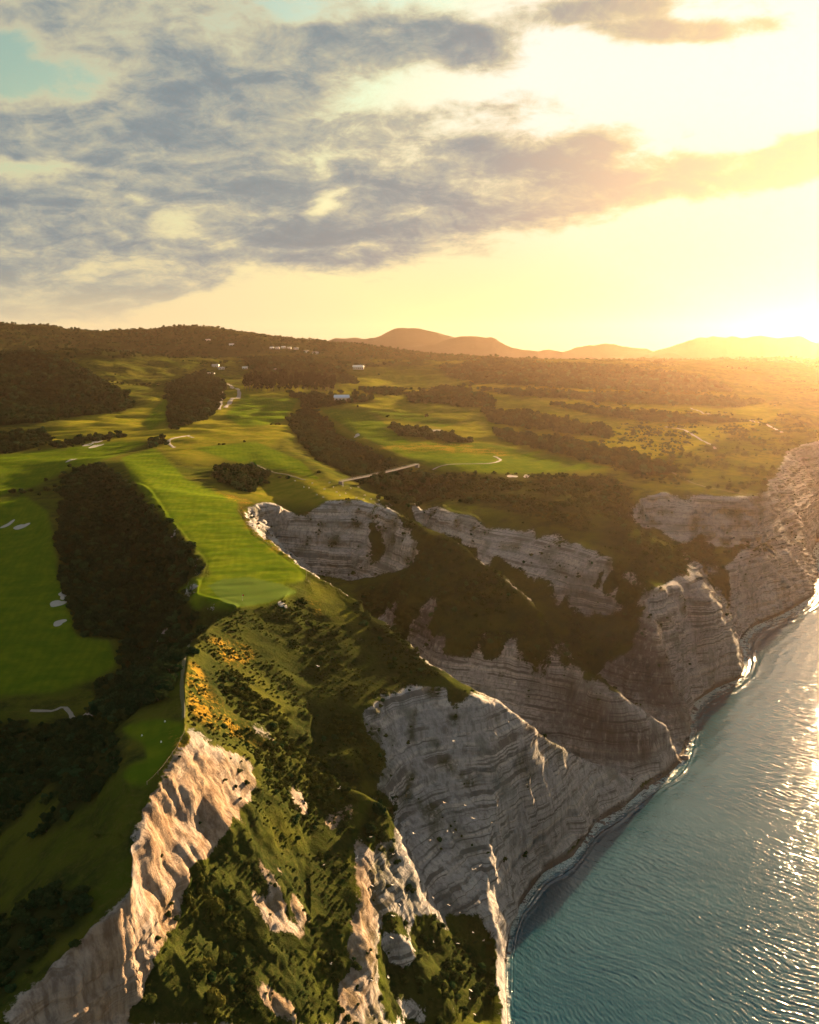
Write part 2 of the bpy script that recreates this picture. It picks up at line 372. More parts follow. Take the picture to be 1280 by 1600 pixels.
CLV = np.stack([np.interp(LRV[i], LR, cl[cols[i]]) for i in range(len(cols))])
slx, gax, grx = slope_of(blur(ZT, 4, 5))
GA = np.stack([np.interp(LRV[i], LR, gax[cols[i]]) for i in range(len(cols))])
GR = np.stack([np.interp(LRV[i], LR, grx[cols[i]]) for i in range(len(cols))])
RV = np.exp(LRV); AV = np.repeat(azc[:, None], NROW, 1)
XV = RV*np.sin(AV); YV = RV*np.cos(AV)
NC = len(cols)
print('grid', NC, NROW, time.time()-T0)

# ---- relief
land = sstep(ZV, 1.0, 6.0)
soft = (1-CLV)*land
near = 1-sstep(RV, 900, 2600)
hills = fbm2(XV/420, YV/420, 3, 11)*26*sstep(RV, 1500, 3000)*soft + (0.5-np.abs(fbm2(XV/190, YV/190, 3, 15)))*16*sstep(RV, 1300, 2600)*soft
dunes = fbm2(XV/55, YV/55, 3, 21)*(1.5+6.5*sstep(RV, 1000, 2000))*soft*sstep(RV, 240, 600)
ZV = ZV + hills + dunes
steepv = np.hypot(GA, GR)
rough = sstep(steepv, 0.25, 0.55)*(1-CLV)*land*(1-sstep(RV, 1500, 3000))
ZV = ZV + rough*(fbm2(XV/17, YV/17, 4, 31)*2.6) + soft*near*fbm2(XV/9, YV/9, 2, 37)*0.35
# masks are judged on the smooth shape plus this relief; cliffs get flutes, ledges and blocks pushed out sideways
gm = np.maximum(np.hypot(GA, GR), 1e-3)
nra, nrr = -GA/gm, -GR/gm                                   # downhill direction (azimuthal, radial)
nx = nra*np.cos(AV)+nrr*np.sin(AV); ny = -nra*np.sin(AV)+nrr*np.cos(AV)
tx = XV*0.8+YV*0.6
zt = ZV + 0.035*XV - 0.02*YV + 0.7*vn2(XV/70, YV/70, 41)
lay = np.round(zt/3.1)*0.7
ledge = (vn2(zt/3.4, np.zeros_like(zt)+3.3, 42)+0.6*vn2(zt/1.3, np.zeros_like(zt)+9.1, 43))*(0.6+1.2*np.clip(vn2(XV/40, YV/40, 44)+0.5, 0, 1))
flute = (np.abs(fbm3(XV/15, YV/15, ZV/95, 3, 45))-0.18)*7.0 + (np.abs(vn3(XV/3.6, YV/3.6, ZV/32, 49))-0.15)*2.0
block = fbm3(XV/26, YV/26, ZV/26, 4, 52)*6.5
scal = np.clip(RV/500, 0.85, 2.2)
amp = CLV*land
runnel = (0.5-np.abs(fbm3(XV/6.5, YV/6.5, ZV/60, 3, 62)))*2.4
disp = amp*scal*(ledge*1.9 + flute*0.9 + block*0.42 + runnel*0.9)
XF = XV + nx*disp; YF = YV + ny*disp; ZF = ZV + amp*fbm3(XV/5, YV/5, ZV/5, 2, 60)*1.0
print('relief', time.time()-T0)

# ---- where things are on the ground
def to_pix(x, y, z):
    cp, sp = math.cos(PITCH), math.sin(PITCH); dzz = z-H
    dep = y*cp - dzz*sp; up = y*sp + dzz*cp
    return 640+FPX*x/dep, 800-FPX*up/dep
PX, PY = to_pix(XF, YF, ZF)
ELV = np.arctan2(ZF-H, np.hypot(XF, YF))
mx = np.maximum.accumulate(ELV, axis=1)
VIS = ELV >= mx - R(0.25)
VIS[:, :3] = True
def ground(px, py):
    """the land seen along one line of sight: world x, y, z"""
    x, y, w = pix_dir(px, py); az = math.atan2(x, y); el = math.atan2(w, math.hypot(x, y))
    i = int(np.clip(np.searchsorted(azc, az), 1, NC-1)); i = i if abs(azc[i]-az) < abs(azc[i-1]-az) else i-1
    j = int(np.argmax(mx[i] >= el))
    if mx[i, j] < el: j = NROW-1
    if j > 0:
        e0, e1 = mx[i, j-1], ELV[i, j]; f = (el-e0)/max(e1-e0, 1e-9); f = min(max(f, 0), 1)
        r = RV[i, j-1]+(RV[i, j]-RV[i, j-1])*f; z = ZF[i, j-1]+(ZF[i, j]-ZF[i, j-1])*f
    else: r, z = RV[i, 0], ZF[i, 0]
    return Vector((r*math.sin(az), r*math.cos(az), z))
def zat(x, y):
    az = math.atan2(x, y); r = math.log(max(math.hypot(x, y), 65))
    i = int(np.clip(np.searchsorted(azc, az)-1, 0, NC-2)); f = (az-azc[i])/(azc[i+1]-azc[i])
    return float(np.interp(r, LRV[i], ZF[i])*(1-f)+np.interp(r, LRV[i+1], ZF[i+1])*f)
JX = fbm2(XV/14, YV/14, 3, 71); JY = fbm2(XV/14, YV/14, 3, 75)
JS = 60*np.clip(300/RV, 0.05, 1)/6
def inpoly(poly, jit=1.0, vis=True, grow=0.0):
    q = np.array(poly, float)
    x0, y0 = q.min(0)-14; x1, y1 = q.max(0)+14
    m = (PX > x0) & (PX < x1) & (PY > y0) & (PY < y1)
    if vis: m &= VIS
    idx = np.nonzero(m); x = PX[idx]+JX[idx]*JS[idx]*2*jit; y = PY[idx]+JY[idx]*JS[idx]*jit
    ins = np.zeros(len(x), bool)
    for k in range(len(q)):
        (ax, ay), (bx, by) = q[k-1], q[k]
        if ay == by: continue
        c = ((ay > y) != (by > y)) & (x < (bx-ax)*(y-ay)/(by-ay)+ax); ins ^= c
    out = np.zeros(PX.shape, np.float32); out[idx] = ins
    return out
def nearline(line, width, jit=0.0):
    """distance-to-path mask, metres on the ground"""
    w = [ground(*p) for p in line]; out = np.zeros(PX.shape, np.float32)
    for a, b in zip(w[:-1], w[1:]):
        m = (XF > min(a.x,b.x)-width*3) & (XF < max(a.x,b.x)+width*3) & (YF > min(a.y,b.y)-width*3) & (YF < max(a.y,b.y)+width*3)
        idx = np.nonzero(m); dx, dy = b.x-a.x, b.y-a.y; L2 = dx*dx+dy*dy+1e-9
        t = np.clip(((XF[idx]-a.x)*dx+(YF[idx]-a.y)*dy)/L2, 0, 1)
        d = np.hypot(XF[idx]-a.x-t*dx, YF[idx]-a.y-t*dy)+jit*JX[idx]*width
        out[idx] = np.maximum(out[idx], d < width)
    return out

# ------------------------------------------------------------------ ground cover, seen from above and mapped on to the land
CLIFFS = [
 [(560,1112),(600,1086),(640,1071),(700,1075),(740,1082),(790,1097),(830,1128),(880,1163),(925,1188),(1006,1233),(931,1288),(849,1366),(797,1456),(795,1600),(772,1600),(772,1480),(745,1420),(690,1430),(640,1345),(590,1250),(612,1215),(610,1170),(570,1140)],
 [(0,1585),(130,1465),(203,1392),(212,1290),(250,1215),(283,1165),(330,1180),(375,1215),(362,1272),(300,1350),(272,1440),(200,1525),(140,1600),(0,1600)],
 [(385,790),(420,783),(455,800),(470,812),(490,795),(515,780),(560,777),(610,790),(628,808),(655,860),(600,897),(545,907),(500,905),(430,850),(396,822)],
 [(648,785),(700,795),(780,806),(850,826),(900,842),(965,868),(930,900),(945,935),(880,925),(820,895),(760,855),(700,832),(655,818)],
 [(750,1045),(820,1038),(900,1036),(960,1078),(1000,1108),(1042,1135),(1068,1165),(1062,1197),(1000,1224),(930,1192),(880,1163),(830,1128),(780,1085)],
 [(1005,925),(1060,903),(1097,898),(1122,940),(1150,980),(1163,1040),(1120,1078),(1085,1100),(1077,1160),(1045,1060),(1020,990)],
 [(990,757),(1050,767),(1100,772),(1198,775),(1232,703),(1282,688),(1300,900),(1272,932),(1230,958),(1160,988),(1140,940),(1120,880),(1050,842),(1000,822)],
 [(570,1240),(600,1260),(580,1340),(572,1470),(585,1600),(540,1600),(552,1440),(558,1340)],
]
SCREE = [[(362,1280),(410,1300),(480,1400),(520,1500),(540,1600),(470,1600),(430,1480),(380,1400)], [(480,1290),(560,1255),(565,1290),(500,1320)],
         [(480,905),(560,960),(600,1000),(575,1010),(520,965),(478,930)]]
GREENERY = [[(620,800),(740,862),(850,962),(920,1042),(985,1100),(900,1040),(760,1037),(640,1010),(560,985),(555,935),(640,895),(655,860)],
 [(655,772),(700,782),(780,796),(870,817),(940,850),(985,880),(1000,905),(1090,893),(1040,850),(1000,820),(985,760),(940,742),(850,742),(700,740),(660,755)],
 [(890,893),(950,885),(1005,925),(985,950),(920,925)],
 [(573,800),(590,800),(600,850),(590,890),(575,890),(580,850)], [(1050,868),(1095,830),(1112,848),(1078,885)], [(1130,862),(1200,842),(1192,872),(1140,874)], [(880,940),(940,960),(1003,945),(1016,985),(1000,1010),(940,1040),(890,1010)], [(1088,865),(1110,850),(1138,900),(1152,985),(1138,965),(1115,920)],
 [(700,1110),(740,1085),(712,1075),(690,1090)], [(600,1420),(690,1432),(745,1425),(770,1500),(770,1600),(590,1600),(585,1480)], [(568,1265),(612,1225),(630,1280),(600,1330),(570,1310)]]
FAIRWAYS = [
 [(240,700),(256,712),(290,748),(330,765),(372,782),(370,800),(400,835),(440,860),(483,886),(474,908),(441,914),(464,925),(420,941),(365,950),(304,953),(276,922),(300,905),(330,900),(322,875),(300,850),(262,810),(240,790),(205,745),(190,715)],
 [(190,1138),(219,1127),(254,1124),(287,1130),(289,1141),(272,1171),(249,1202),(226,1225),(204,1227),(190,1213),(202,1197),(230,1185),(223,1162),(204,1152)],
 [(-60,795),(40,775),(75,800),(85,850),(92,900),(108,950),(118,992),(170,1000),(182,1040),(150,1060),(90,1082),(0,1087),(-60,1085)],
 [(-60,716),(100,700),(180,690),(236,690),(195,708),(150,722),(100,735),(60,758),(-60,790)],
 [(500,640),(570,640),(640,690),(760,693),(880,716),(955,730),(850,741),(760,739),(690,736),(640,716),(560,680)],
 [(380,620),(470,622),(440,660),(380,668),(350,650)], [(300,700),(400,690),(470,720),(500,750),(440,735),(360,720)],
 [(240,640),(262,620),(262,655),(235,672),(225,660)], [(560,640),(620,655),(690,668),(720,660),(640,645)]]
FIELDS = [[(640,598),(900,602),(1100,612),(1250,640),(1120,690),(960,735),(700,735),(640,650)], [(480,640),(530,600),(640,590),(760,610),(900,650),(1000,690),(960,735),(850,743),(690,738),(640,718),(560,690)], [(300,640),(380,600),(480,600),(470,660),(400,720),(300,720),(240,700)], [(60,690),(120,650),(215,640),(262,610),(262,690),(190,690),(80,700)], [(540,575),(700,585),(860,605),(1000,625),(990,650),(860,630),(700,610),(540,600)], [(330,760),(470,740),(590,790),(480,790),(400,780)]]
SHADED_ROCK = [[(900,1000),(935,968),(1010,948),(1030,1000),(1058,1080),(1076,1152),(1040,1130),(960,1075),(920,1040)], [(800,1075),(880,1070),(960,1100),(1010,1135),(1045,1165),(1000,1200),(930,1180),(860,1140)], [(560,905),(700,930),(760,1010),(700,1040),(600,970)], [(640,1330),(690,1395),(770,1440),(690,1430)]]  # dark brown faces whose ravine shade is painted in as well
GREEN = [[(325,915),(348,905),(390,902),(441,913),(464,925),(420,941),(385,947),(365,947),(348,940)]]
DRYGRASS = [[(296,1040),(312,1040),(328,1085),(350,1108),(372,1125),(365,1135),(330,1130),(300,1110)], [(355,1130),(380,1145),(420,1160),(424,1170),(390,1160),(355,1142)], [(330,1000),(350,995),(372,1010),(395,1028),(370,1035),(340,1030)],
 [(478,932),(490,935),(507,957),(498,955)], [(375,790),(386,800),(400,828),(440,855),(486,884),(484,890),(440,866),(396,838),(380,812)], [(330,765),(380,780),(398,786),(396,793),(365,783)],
 [(320,1100),(360,1118),(400,1150),(380,1150),(320,1120)], [(262,1145),(300,1155),(330,1180),(300,1185),(270,1170)], [(560,700),(700,690),(760,700),(820,716),(700,705)]]
WOODS = {
 'gully': [[(115,735),(160,725),(185,745),(205,770),(240,800),(262,830),(300,870),(318,890),(300,915),(285,930),(305,955),(318,965),(300,1000),(285,1045),(270,1085),(235,1110),(200,1125),(150,1118),(150,1090),(185,1045),(185,1000),(125,985),(105,950),(95,905),(88,850),(95,800),(95,760)]],
 'ravine': [[(447,655),(480,640),(508,655),(525,680),(565,700),(620,730),(650,742),(690,748),(700,770),(655,785),(640,792),(615,785),(596,768),(540,742),(500,718),(470,690)]],
 'hillside': [[(-80,548),(60,552),(110,565),(150,592),(198,618),(215,635),(180,646),(120,650),(60,662),(0,668),(-80,672)]],
 'valley': [[(262,600),(320,578),(352,600),(345,632),(328,652),(270,674),(255,650)], [(0,678),(70,674),(80,690),(60,700),(0,712)], [(78,694),(140,684),(190,678),(196,682),(140,690),(90,700)], [(340,735),(390,728),(425,745),(400,770),(350,760)], [(226,690),(258,686),(262,694),(228,700)], [(410,705),(450,715),(440,722),(405,715)]],
 'hedges': [[(640,616),(700,605),(770,620),(772,640),(690,632),(640,628)], [(755,642),(820,645),(960,672),(950,686),(860,675),(770,660)], [(580,664),(640,668),(740,690),(725,693),(600,678)],
            [(775,672),(900,690),(1000,715),(1060,738),(1000,745),(960,728),(860,706),(780,686)], [(850,630),(960,642),(1060,648),(1160,660),(1060,662),(950,652)], [(740,608),(900,614),(1050,618),(1200,628),(1150,636),(1000,630),(820,620)], [(450,614),(520,618),(540,632),(480,640)], [(540,622),(580,620),(582,628),(545,630)], [(560,610),(600,606),(640,612),(640,617),(590,616)]],
 'far wood': [[(688,572),(760,562),(960,572),(1100,590),(1150,612),(900,608),(780,600),(700,590)], [(380,560),(470,560),(540,580),(560,600),(520,598),(400,590)]],
 'bottom': [[(-40,1130),(90,1130),(150,1125),(180,1140),(110,1200),(0,1300),(-40,1320)], [(-40,1440),(60,1400),(110,1390),(130,1420),(60,1500),(0,1560),(-40,1580)], [(120,1180),(165,1150),(185,1180),(140,1240),(60,1300),(20,1330)]]}
LEFTBANK = [[(-60,1120),(292,1128),(250,1212),(210,1288),(202,1388),(128,1460),(-60,1600)], [(60,700),(330,1130),(290,1130),(60,1130)], [(295,930),(330,960),(300,1060),(280,1130),(230,1130)]]
SLOPE = [[(330,960),(480,935),(500,960),(560,985),(640,1012),(690,1060),(600,1083),(555,1112),(575,1150),(610,1180),(590,1230),(560,1260),(545,1340),(545,1430),(535,1600),(150,1600),(210,1520),(280,1440),(310,1350),(375,1275),(400,1235),(390,1190),(330,1165),(292,1130),(300,1040)]]
def union(polys, jit=1.0):
    o = np.zeros(PX.shape, np.float32)
    for p in polys: o = np.maximum(o, inpoly(p, jit))
    return o
sl_all = steepv
rockm = sstep(sl_all+0.35*JX, 0.80, 1.05)*land
rockm = np.maximum(rockm, union(CLIFFS, 0.8)*sstep(sl_all, 0.25, 0.5)*(1-0.0))
scree = union(SCREE, 1.5)*sstep(JY+0.9*fbm2(XV/6, YV/6, 3, 83), 0.20, 0.42)
rockm = np.maximum(rockm, scree)
spots = sstep(fbm2(XV/20, YV/20, 4, 85)+0.25*(sl_all-0.9)-0.22*(RV < 450), 0.30, 0.42)*(RV < 2500)*(ZV > 20)*sstep(sl_all, .4, .6)      # bare chalky patches on the scrubby slopes
green = union(GREENERY, 1.7)
tufts = sstep(fbm3(XV/11, YV/11, ZV/9, 4, 87), 0.16, 0.34)*sstep(ZV, 22, 60)                                          # scrub that clings to the ledges
rockm = rockm*(1-green*sstep(fbm3(XV/12, YV/12, ZV/12, 3, 91), -0.42, -0.2)*(1-0.0))
rockm = np.maximum(rockm, spots*0.9)
slopeveg = union(SLOPE, 1.2); leftveg = union(LEFTBANK, 0.5)
rockm = rockm*(1-slopeveg*(1-np.maximum(scree, spots)))*(1-leftveg)
for k in ('gully', 'bottom', 'ravine'): rockm = rockm*(1-union(WOODS[k], 1.4)*0.95)
ochre = union([[(0,1570),(130,1455),(203,1385),(212,1285),(250,1205),(285,1160),(345,1170),(390,1240),(340,1330),(310,1380),(290,1470),(240,1600),(0,1610)]], 1.5)
ochre = np.maximum(ochre, 0.75*union([[(380,1150),(560,1180),(590,1260),(575,1600),(250,1600),(330,1400)]], 1.5))
def feather(m, k): return blur(m.astype(np.float32), k, k, 2)
tuftm = feather(np.maximum(tufts, sstep(fbm3(XV/6, YV/6, ZV/6, 3, 88), -0.12, 0.12)*sstep(PX, 330, 400)*sstep(-PX, -640, -580)*(RV < 460))*rockm, 1)
mow = union(FAIRWAYS, 0.12); putt = union(GREEN, 0.05); dry = union(DRYGRASS, 1.3)
mow = np.maximum(mow, putt)*(1-rockm)
wood = {k: union(v, 2.2)*(1-rockm)*(1-mow) for k, v in WOODS.items()}
scrubm = np.maximum(slopeveg*(1-0.55*sstep(JX+fbm2(XV/40, YV/40, 2, 99), 0.2, 0.6)), np.maximum(green, 0.8*sstep(sl_all, 0.25, 0.5)*sstep(RV, 300, 500)*(1-0.7*sstep(RV, 1100, 1800))))
farwood = sstep(fbm2(XV/300, YV/300, 4, 95)+0.62*sstep(RV, 3600, 4400)-0.17+0.5*sstep(RV, 2600, 3400)*sstep(-AV, R(-6), R(4)), 0.05, 0.2)*sstep(RV, 1900, 2400)
woodall = np.maximum(np.maximum.reduce(list(wood.values())), farwood*0.9)
beach = sstep(np.stack([np.interp(LRV[i], LR, SHORE[cols[i]]) for i in range(NC)])+0.10*JX, 0.36, 0.47)*(1-sstep(ZV, 2.5, 6.0))
field = union(FIELDS, 0.8)*(1-rockm)*(1-mow)
rockm, dry, woodall, scrubm = feather(rockm, 3), feather(dry, 2), feather(woodall, 2), feather(scrubm, 4); mow = feather(mow, 1); field, ochre = feather(field, 4), feather(ochre, 5)
rock_shade = feather(union(SHADED_ROCK, 1.5), 5)
print('masks', time.time()-T0)

# ------------------------------------------------------------------ materials
def material(name, fn):
    m = bpy.data.materials.new(name); m.use_nodes = True; t = NT(m.node_tree); fn(t); return m
def finish(t, col, rough, nrm=None, **kw):
    b = t.n('ShaderNodeBsdfPrincipled', {'Base Color': col if not isinstance(col, tuple) else col+(1.0,), 'Roughness': rough})
    b.inputs['Specular IOR Level'].default_value = kw.get('spec', 0.25)
    if nrm is not None: t.put(b.inputs['Normal'], nrm)
    t.n('ShaderNodeOutputMaterial', {0: b.outputs[0]})
    return b
def plain(name, col, rough=0.7, var=0.12, scale=3.0, spec=0.3, metal=0.0):
    def f(t):
        tc = t.n('ShaderNodeTexCoord').outputs['Object']
        n = t.noise(tc, scale, 4)
        c = t.mix(n, tuple(max(0, v*(1-var)) for v in col), tuple(v*(1+var) for v in col))
        b = finish(t, c, rough, t.n('ShaderNodeBump', {'Strength': 0.2, 'Distance': 0.02, 'Height': n}).outputs[0], spec=spec)
        b.inputs['Metallic'].default_value = metal
    return material(name, f)
def terrain_nodes(t):
    pos = t.n('ShaderNodeNewGeometry').outputs['Position']
    rock, mowm, putm, drym, wd, bch, tuft = (t.attr(k) for k in ('rock', 'mow', 'putt', 'dry', 'wood', 'beach', 'tuft'))
    n_big = t.noise(pos, 0.012, 5, 0.6); n_mid = t.noise(pos, 0.07, 6, 0.62); n_fine = t.noise(pos, 0.55, 6, 0.7); n_grain = t.noise(pos, 3.0, 4, 0.7)
    # rough grass and low scrub
    g = t.mix(t.ss(n_big, 0.35, 0.65), (0.046, 0.066, 0.008), (0.090, 0.088, 0.013))
    g = t.mix(t.ss(n_mid, 0.42, 0.68), g, (0.024, 0.036, 0.009))
    g = t.mix(t.m('MULTIPLY', t.ss(n_fine, 0.45, 0.75), 0.6), g, (0.088, 0.078, 0.024))
    g = t.mix(t.m('MULTIPLY', t.ss(n_grain, 0.5, 0.75), 0.35), g, (0.03, 0.04, 0.01))
    sc = t.mix(t.ss(n_mid, 0.36, 0.62), (0.032, 0.042, 0.010), (0.014, 0.022, 0.007))
    sc = t.mix(t.m('MULTIPLY', t.ss(n_fine, 0.42, 0.7), 0.6), sc, (0.050, 0.050, 0.016)); sc = t.mix(t.m('MULTIPLY', t.ss(n_grain, 0.5, 0.7), 0.5), sc, (0.012, 0.018, 0.005))
    g = t.mix(t.attr('scrub'), g, sc)
    fg = t.mix(t.ss(n_mid, 0.35, 0.65), (0.115, 0.130, 0.011), (0.195, 0.172, 0.020)); fg = t.mix(t.m('MULTIPLY', t.ss(n_big, 0.45, 0.7), 0.5), fg, (0.075, 0.085, 0.012))
    g = t.mix(t.m('MULTIPLY', t.attr('field'), 0.9), g, fg)
    # mown turf with faint passes of the mower
    sw = t.noise(t.mapping(pos, (0.05, 0.012, 0.05), (0, 0, R(-12))), 1.0, 3, 0.5)
    stripe = t.m('SINE', t.m('ADD', t.m('MULTIPLY', t.n('ShaderNodeSeparateXYZ', {0: t.mapping(pos, rot=(0, 0, R(-10)))}).outputs[0], 1.1), t.m('MULTIPLY', sw, 22.0)))
    mw = t.mix(t.ss(n_mid, 0.35, 0.7), (0.056, 0.098, 0.006), (0.100, 0.132, 0.008))
    mw = t.mix(t.m('MULTIPLY', t.ss(stripe, -0.6, 0.6), 0.18), mw, (0.030, 0.060, 0.005))
    mw = t.mix(t.m('MULTIPLY', t.ss(n_fine, 0.45, 0.8), 0.3), mw, (0.070, 0.086, 0.010))
    g = t.mix(mowm, g, mw); g = t.mix(t.m('MULTIPLY', putm, 0.8), g, t.mix(n_fine, (0.062, 0.105, 0.022), (0.075, 0.115, 0.026)))
    gold = t.mix(n_fine, (0.15, 0.085, 0.012), (0.33, 0.21, 0.03))
    g = t.mix(t.m('MULTIPLY', drym, t.ss(t.m('ADD', n_fine, t.m('MULTIPLY', t.m('SUBTRACT', n_mid, 0.5), 0.7)), 0.44, 0.62)), g, gold)
    g = t.mix(t.m('MULTIPLY', wd, 0.85), g, (0.020, 0.026, 0.010))
    # pale bedded mudstone: beds by height with a slight dip, streaked down the face by run-off
    warp = t.noise(pos, 0.018, 4, 0.55)
    dz = t.m('ADD', t.vm('DOT_PRODUCT', pos, (0.035, -0.02, 1.0)), t.m('MULTIPLY', warp, 3.0))
    zc = t.n('ShaderNodeCombineXYZ', {0: 0.0, 1: 0.0, 2: dz}).outputs[0]
    bed = t.noise(zc, 0.16, 6, 0.72); bedf = t.noise(t.vm('ADD', zc, t.vm('MULTIPLY', t.mapping(pos), (0.05, 0.05, 0))), 0.75, 4, 0.7)
    thin = t.noise(zc, 0.075, 2, 0.5)
    streak = t.noise(t.mapping(pos, (0.42, 0.42, 0.022)), 1.0, 6, 0.66)
    blot = t.noise(pos, 0.045, 5, 0.6)
    patch = t.noise(t.mapping(pos, (0.016, 0.016, 0.03)), 1.0, 5, 0.62)
    bk = t.ss(patch, 0.34, 0.62, 0.35, 1.1)
    r = t.mix(t.m('ADD', t.m('MULTIPLY', t.m('SUBTRACT', t.ss(bed, 0.34, 0.66), 0.5), bk), t.m('ADD', 0.5, t.m('MULTIPLY', t.m('SUBTRACT', n_mid, 0.5), 0.9)), clamp=True) if False else t.m('ADD', t.m('MULTIPLY', t.m('SUBTRACT', t.ss(bed, 0.34, 0.66), 0.5), bk), t.m('ADD', 0.5, t.m('MULTIPLY', t.m('SUBTRACT', n_mid, 0.5), 0.9))), (0.25, 0.252, 0.264), (0.42, 0.424, 0.436))
    r = t.mix(t.m('MULTIPLY', t.m('MULTIPLY', t.ss(bedf, 0.5, 0.66), 0.42), bk), r, (0.45, 0.43, 0.41))
    r = t.mix(t.m('MULTIPLY', t.ss(bed, 0.60, 0.64), t.ss(bed, 0.70, 0.66)), r, (0.085, 0.078, 0.06))
    lines = t.m('MULTIPLY', t.ss(thin, 0.50, 0.515), t.ss(thin, 0.545, 0.53))
    r = t.mix(t.m('MULTIPLY', t.m('MULTIPLY', lines, 0.95), t.ss(n_mid, 0.34, 0.50)), r, (0.45, 0.43, 0.41))
    thin2 = t.noise(t.vm('ADD', zc, (0, 0, 61.0)), 0.19, 3, 0.5)
    l2 = t.m('MULTIPLY', t.ss(thin2, 0.485, 0.497), t.ss(thin2, 0.522, 0.510))
    r = t.mix(t.m('MULTIPLY', t.m('MULTIPLY', l2, 0.8), t.ss(n_mid, 0.40, 0.54)), r, (0.085, 0.080, 0.070))
    fs_ = t.noise(t.mapping(pos, (1.3, 1.3, 0.05)), 1.0, 4, 0.6)
    r = t.mix(t.m('MULTIPLY', t.ss(fs_, 0.50, 0.68), 0.40), r, (0.13, 0.125, 0.125))
    r = t.mix(t.m('MULTIPLY', t.ss(streak, 0.46, 0.66), 0.62), r, (0.12, 0.116, 0.118))
    r = t.mix(t.m('MULTIPLY', t.ss(streak, 0.46, 0.30), 0.35), r, (0.40, 0.38, 0.36))
    r = t.mix(t.m('MULTIPLY', t.ss(blot, 0.50, 0.68), 0.65), r, (0.125, 0.14, 0.135))
    r = t.mix(t.m('MULTIPLY', t.ss(n_fine, 0.55, 0.75), 0.5), r, (0.10, 0.09, 0.075))
    r = t.mix(t.m('MULTIPLY', t.m('MULTIPLY', tuft, 0.9), t.ss(n_fine, 0.3, 0.5)), r, (0.042, 0.050, 0.018))
    rim = t.m('ADD', t.m('MULTIPLY', t.m('SUBTRACT', n_fine, 0.5), 0.9), t.m('MULTIPLY', t.m('SUBTRACT', n_mid, 0.5), 1.1))
    r = t.mix(t.m('MULTIPLY', t.attr('rock_shade'), t.ss(streak, 0.30, 0.50, 0.25, 0.85)), r, (0.062, 0.055, 0.052))  # darker brown rock plus ravine shade put into the colour, broken by streaks
    r = t.mix(t.m('MULTIPLY', t.attr('ochre'), t.ss(blot, 0.25, 0.6, 0.45, 0.95)), r, t.mix(t.ss(streak, 0.35, 0.65), (0.34, 0.26, 0.185), (0.17, 0.115, 0.075)))
    c = t.mix(t.ss(t.m('ADD', rock, rim), 0.42, 0.58), g, r)
    c = t.mix(bch, c, t.mix(n_fine, (0.055, 0.048, 0.045), (0.13, 0.115, 0.105)))
    hgt = t.m('ADD', t.m('MULTIPLY', n_fine, 1.2), t.m('MULTIPLY', n_grain, 0.35))
    crag = t.noise(t.mapping(pos, (0.5, 0.5, 0.16)), 1.0, 7, 0.72, 0.4)
    hgt = t.m('ADD', hgt, t.m('MULTIPLY', t.m('MULTIPLY', t.m('ADD', t.m('ADD', streak, t.m('MULTIPLY', crag, 1.3)), t.m('MULTIPLY', bedf, 0.8)), rock), 2.6))
    st = t.m('SUBTRACT', 0.85, t.m('MULTIPLY', mowm, 0.75))
    bump = t.n('ShaderNodeBump', {'Strength': st, 'Distance': 0.9, 'Height': hgt}).outputs[0]
    finish(t, c, 1.0, bump, spec=0.0)
M_TERRAIN = material('terrain', terrain_nodes)

def tag(o, label=None, cat=None, group=None, kind=None):
    for k, v in (('label', label), ('category', cat), ('group', group), ('kind', kind)):
        if v: o[k] = v
    return o
def mesh_np(name, v, f, attrs=None, nrm=None, mat=None, smooth=True):
    me = bpy.data.meshes.new(name); k = f.shape[1]
    me.vertices.add(len(v)); me.vertices.foreach_set('co', v.astype(np.float32).ravel())
    me.loops.add(f.size); me.loops.foreach_set('vertex_index', f.ravel().astype(np.int32))
    me.polygons.add(len(f)); me.polygons.foreach_set('loop_start', np.arange(len(f), dtype=np.int32)*k)
    me.polygons.foreach_set('use_smooth', np.full(len(f), smooth, bool))
    for n, a in (attrs or {}).items():
        at = me.attributes.new(n, 'FLOAT', 'POINT'); at.data.foreach_set('value', a.astype(np.float32).ravel())
    me.update(calc_edges=True)
    if nrm is not None: me.normals_split_custom_set_from_vertices(nrm.astype(np.float32))
    if mat: me.materials.append(mat)
    o = bpy.data.objects.new(name, me); C.objects.link(o); return o
def build_terrain():
    v = np.stack([XF, YF, ZF], -1)
    du = np.gradient(v, axis=0); dv = np.gradient(v, axis=1)
    nr = np.cross(du, dv); nr /= np.linalg.norm(nr, axis=-1, keepdims=True)+1e-9
    v = v.reshape(-1, 3); nr = nr.reshape(-1, 3)
    i = np.arange(NC-1)[:, None]*NROW+np.arange(NROW-1)[None, :]
    f = np.stack([i, i+NROW, i+NROW+1, i+1], -1).reshape(-1, 4)
    at = dict(rock=rockm, mow=mow, putt=putt, dry=dry, wood=woodall, beach=beach, tuft=tuftm, scrub=scrubm, ochre=ochre, field=field, rock_shade=rock_shade)
    at = {k: a.ravel() for k, a in at.items()}
    fc = lambda a: a.ravel()[f].mean(1)
    zf = fc(ZF)
    deep = zf < -5.0
    kind = np.zeros(len(f), np.int8)
    kind[fc(woodall) > 0.6] = 5
    kind[fc(rockm) > 0.5] = 1; kind[fc(mow) > 0.5] = 2; kind[fc(putt) > 0.5] = 3; kind[fc(beach) > 0.5] = 4
    names = ('ground', 'cliff', 'fairway', 'putting_green', 'beach', 'woodland_floor')
    for k, nm in enumerate(names):
        ff = f[(kind == k)]
        if len(ff) == 0: continue
        u, inv = np.unique(ff, return_inverse=True)
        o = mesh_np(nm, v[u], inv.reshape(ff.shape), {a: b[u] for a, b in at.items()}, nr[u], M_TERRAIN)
        tag(o, kind='structure')
build_terrain()
print('terrain', time.time()-T0)

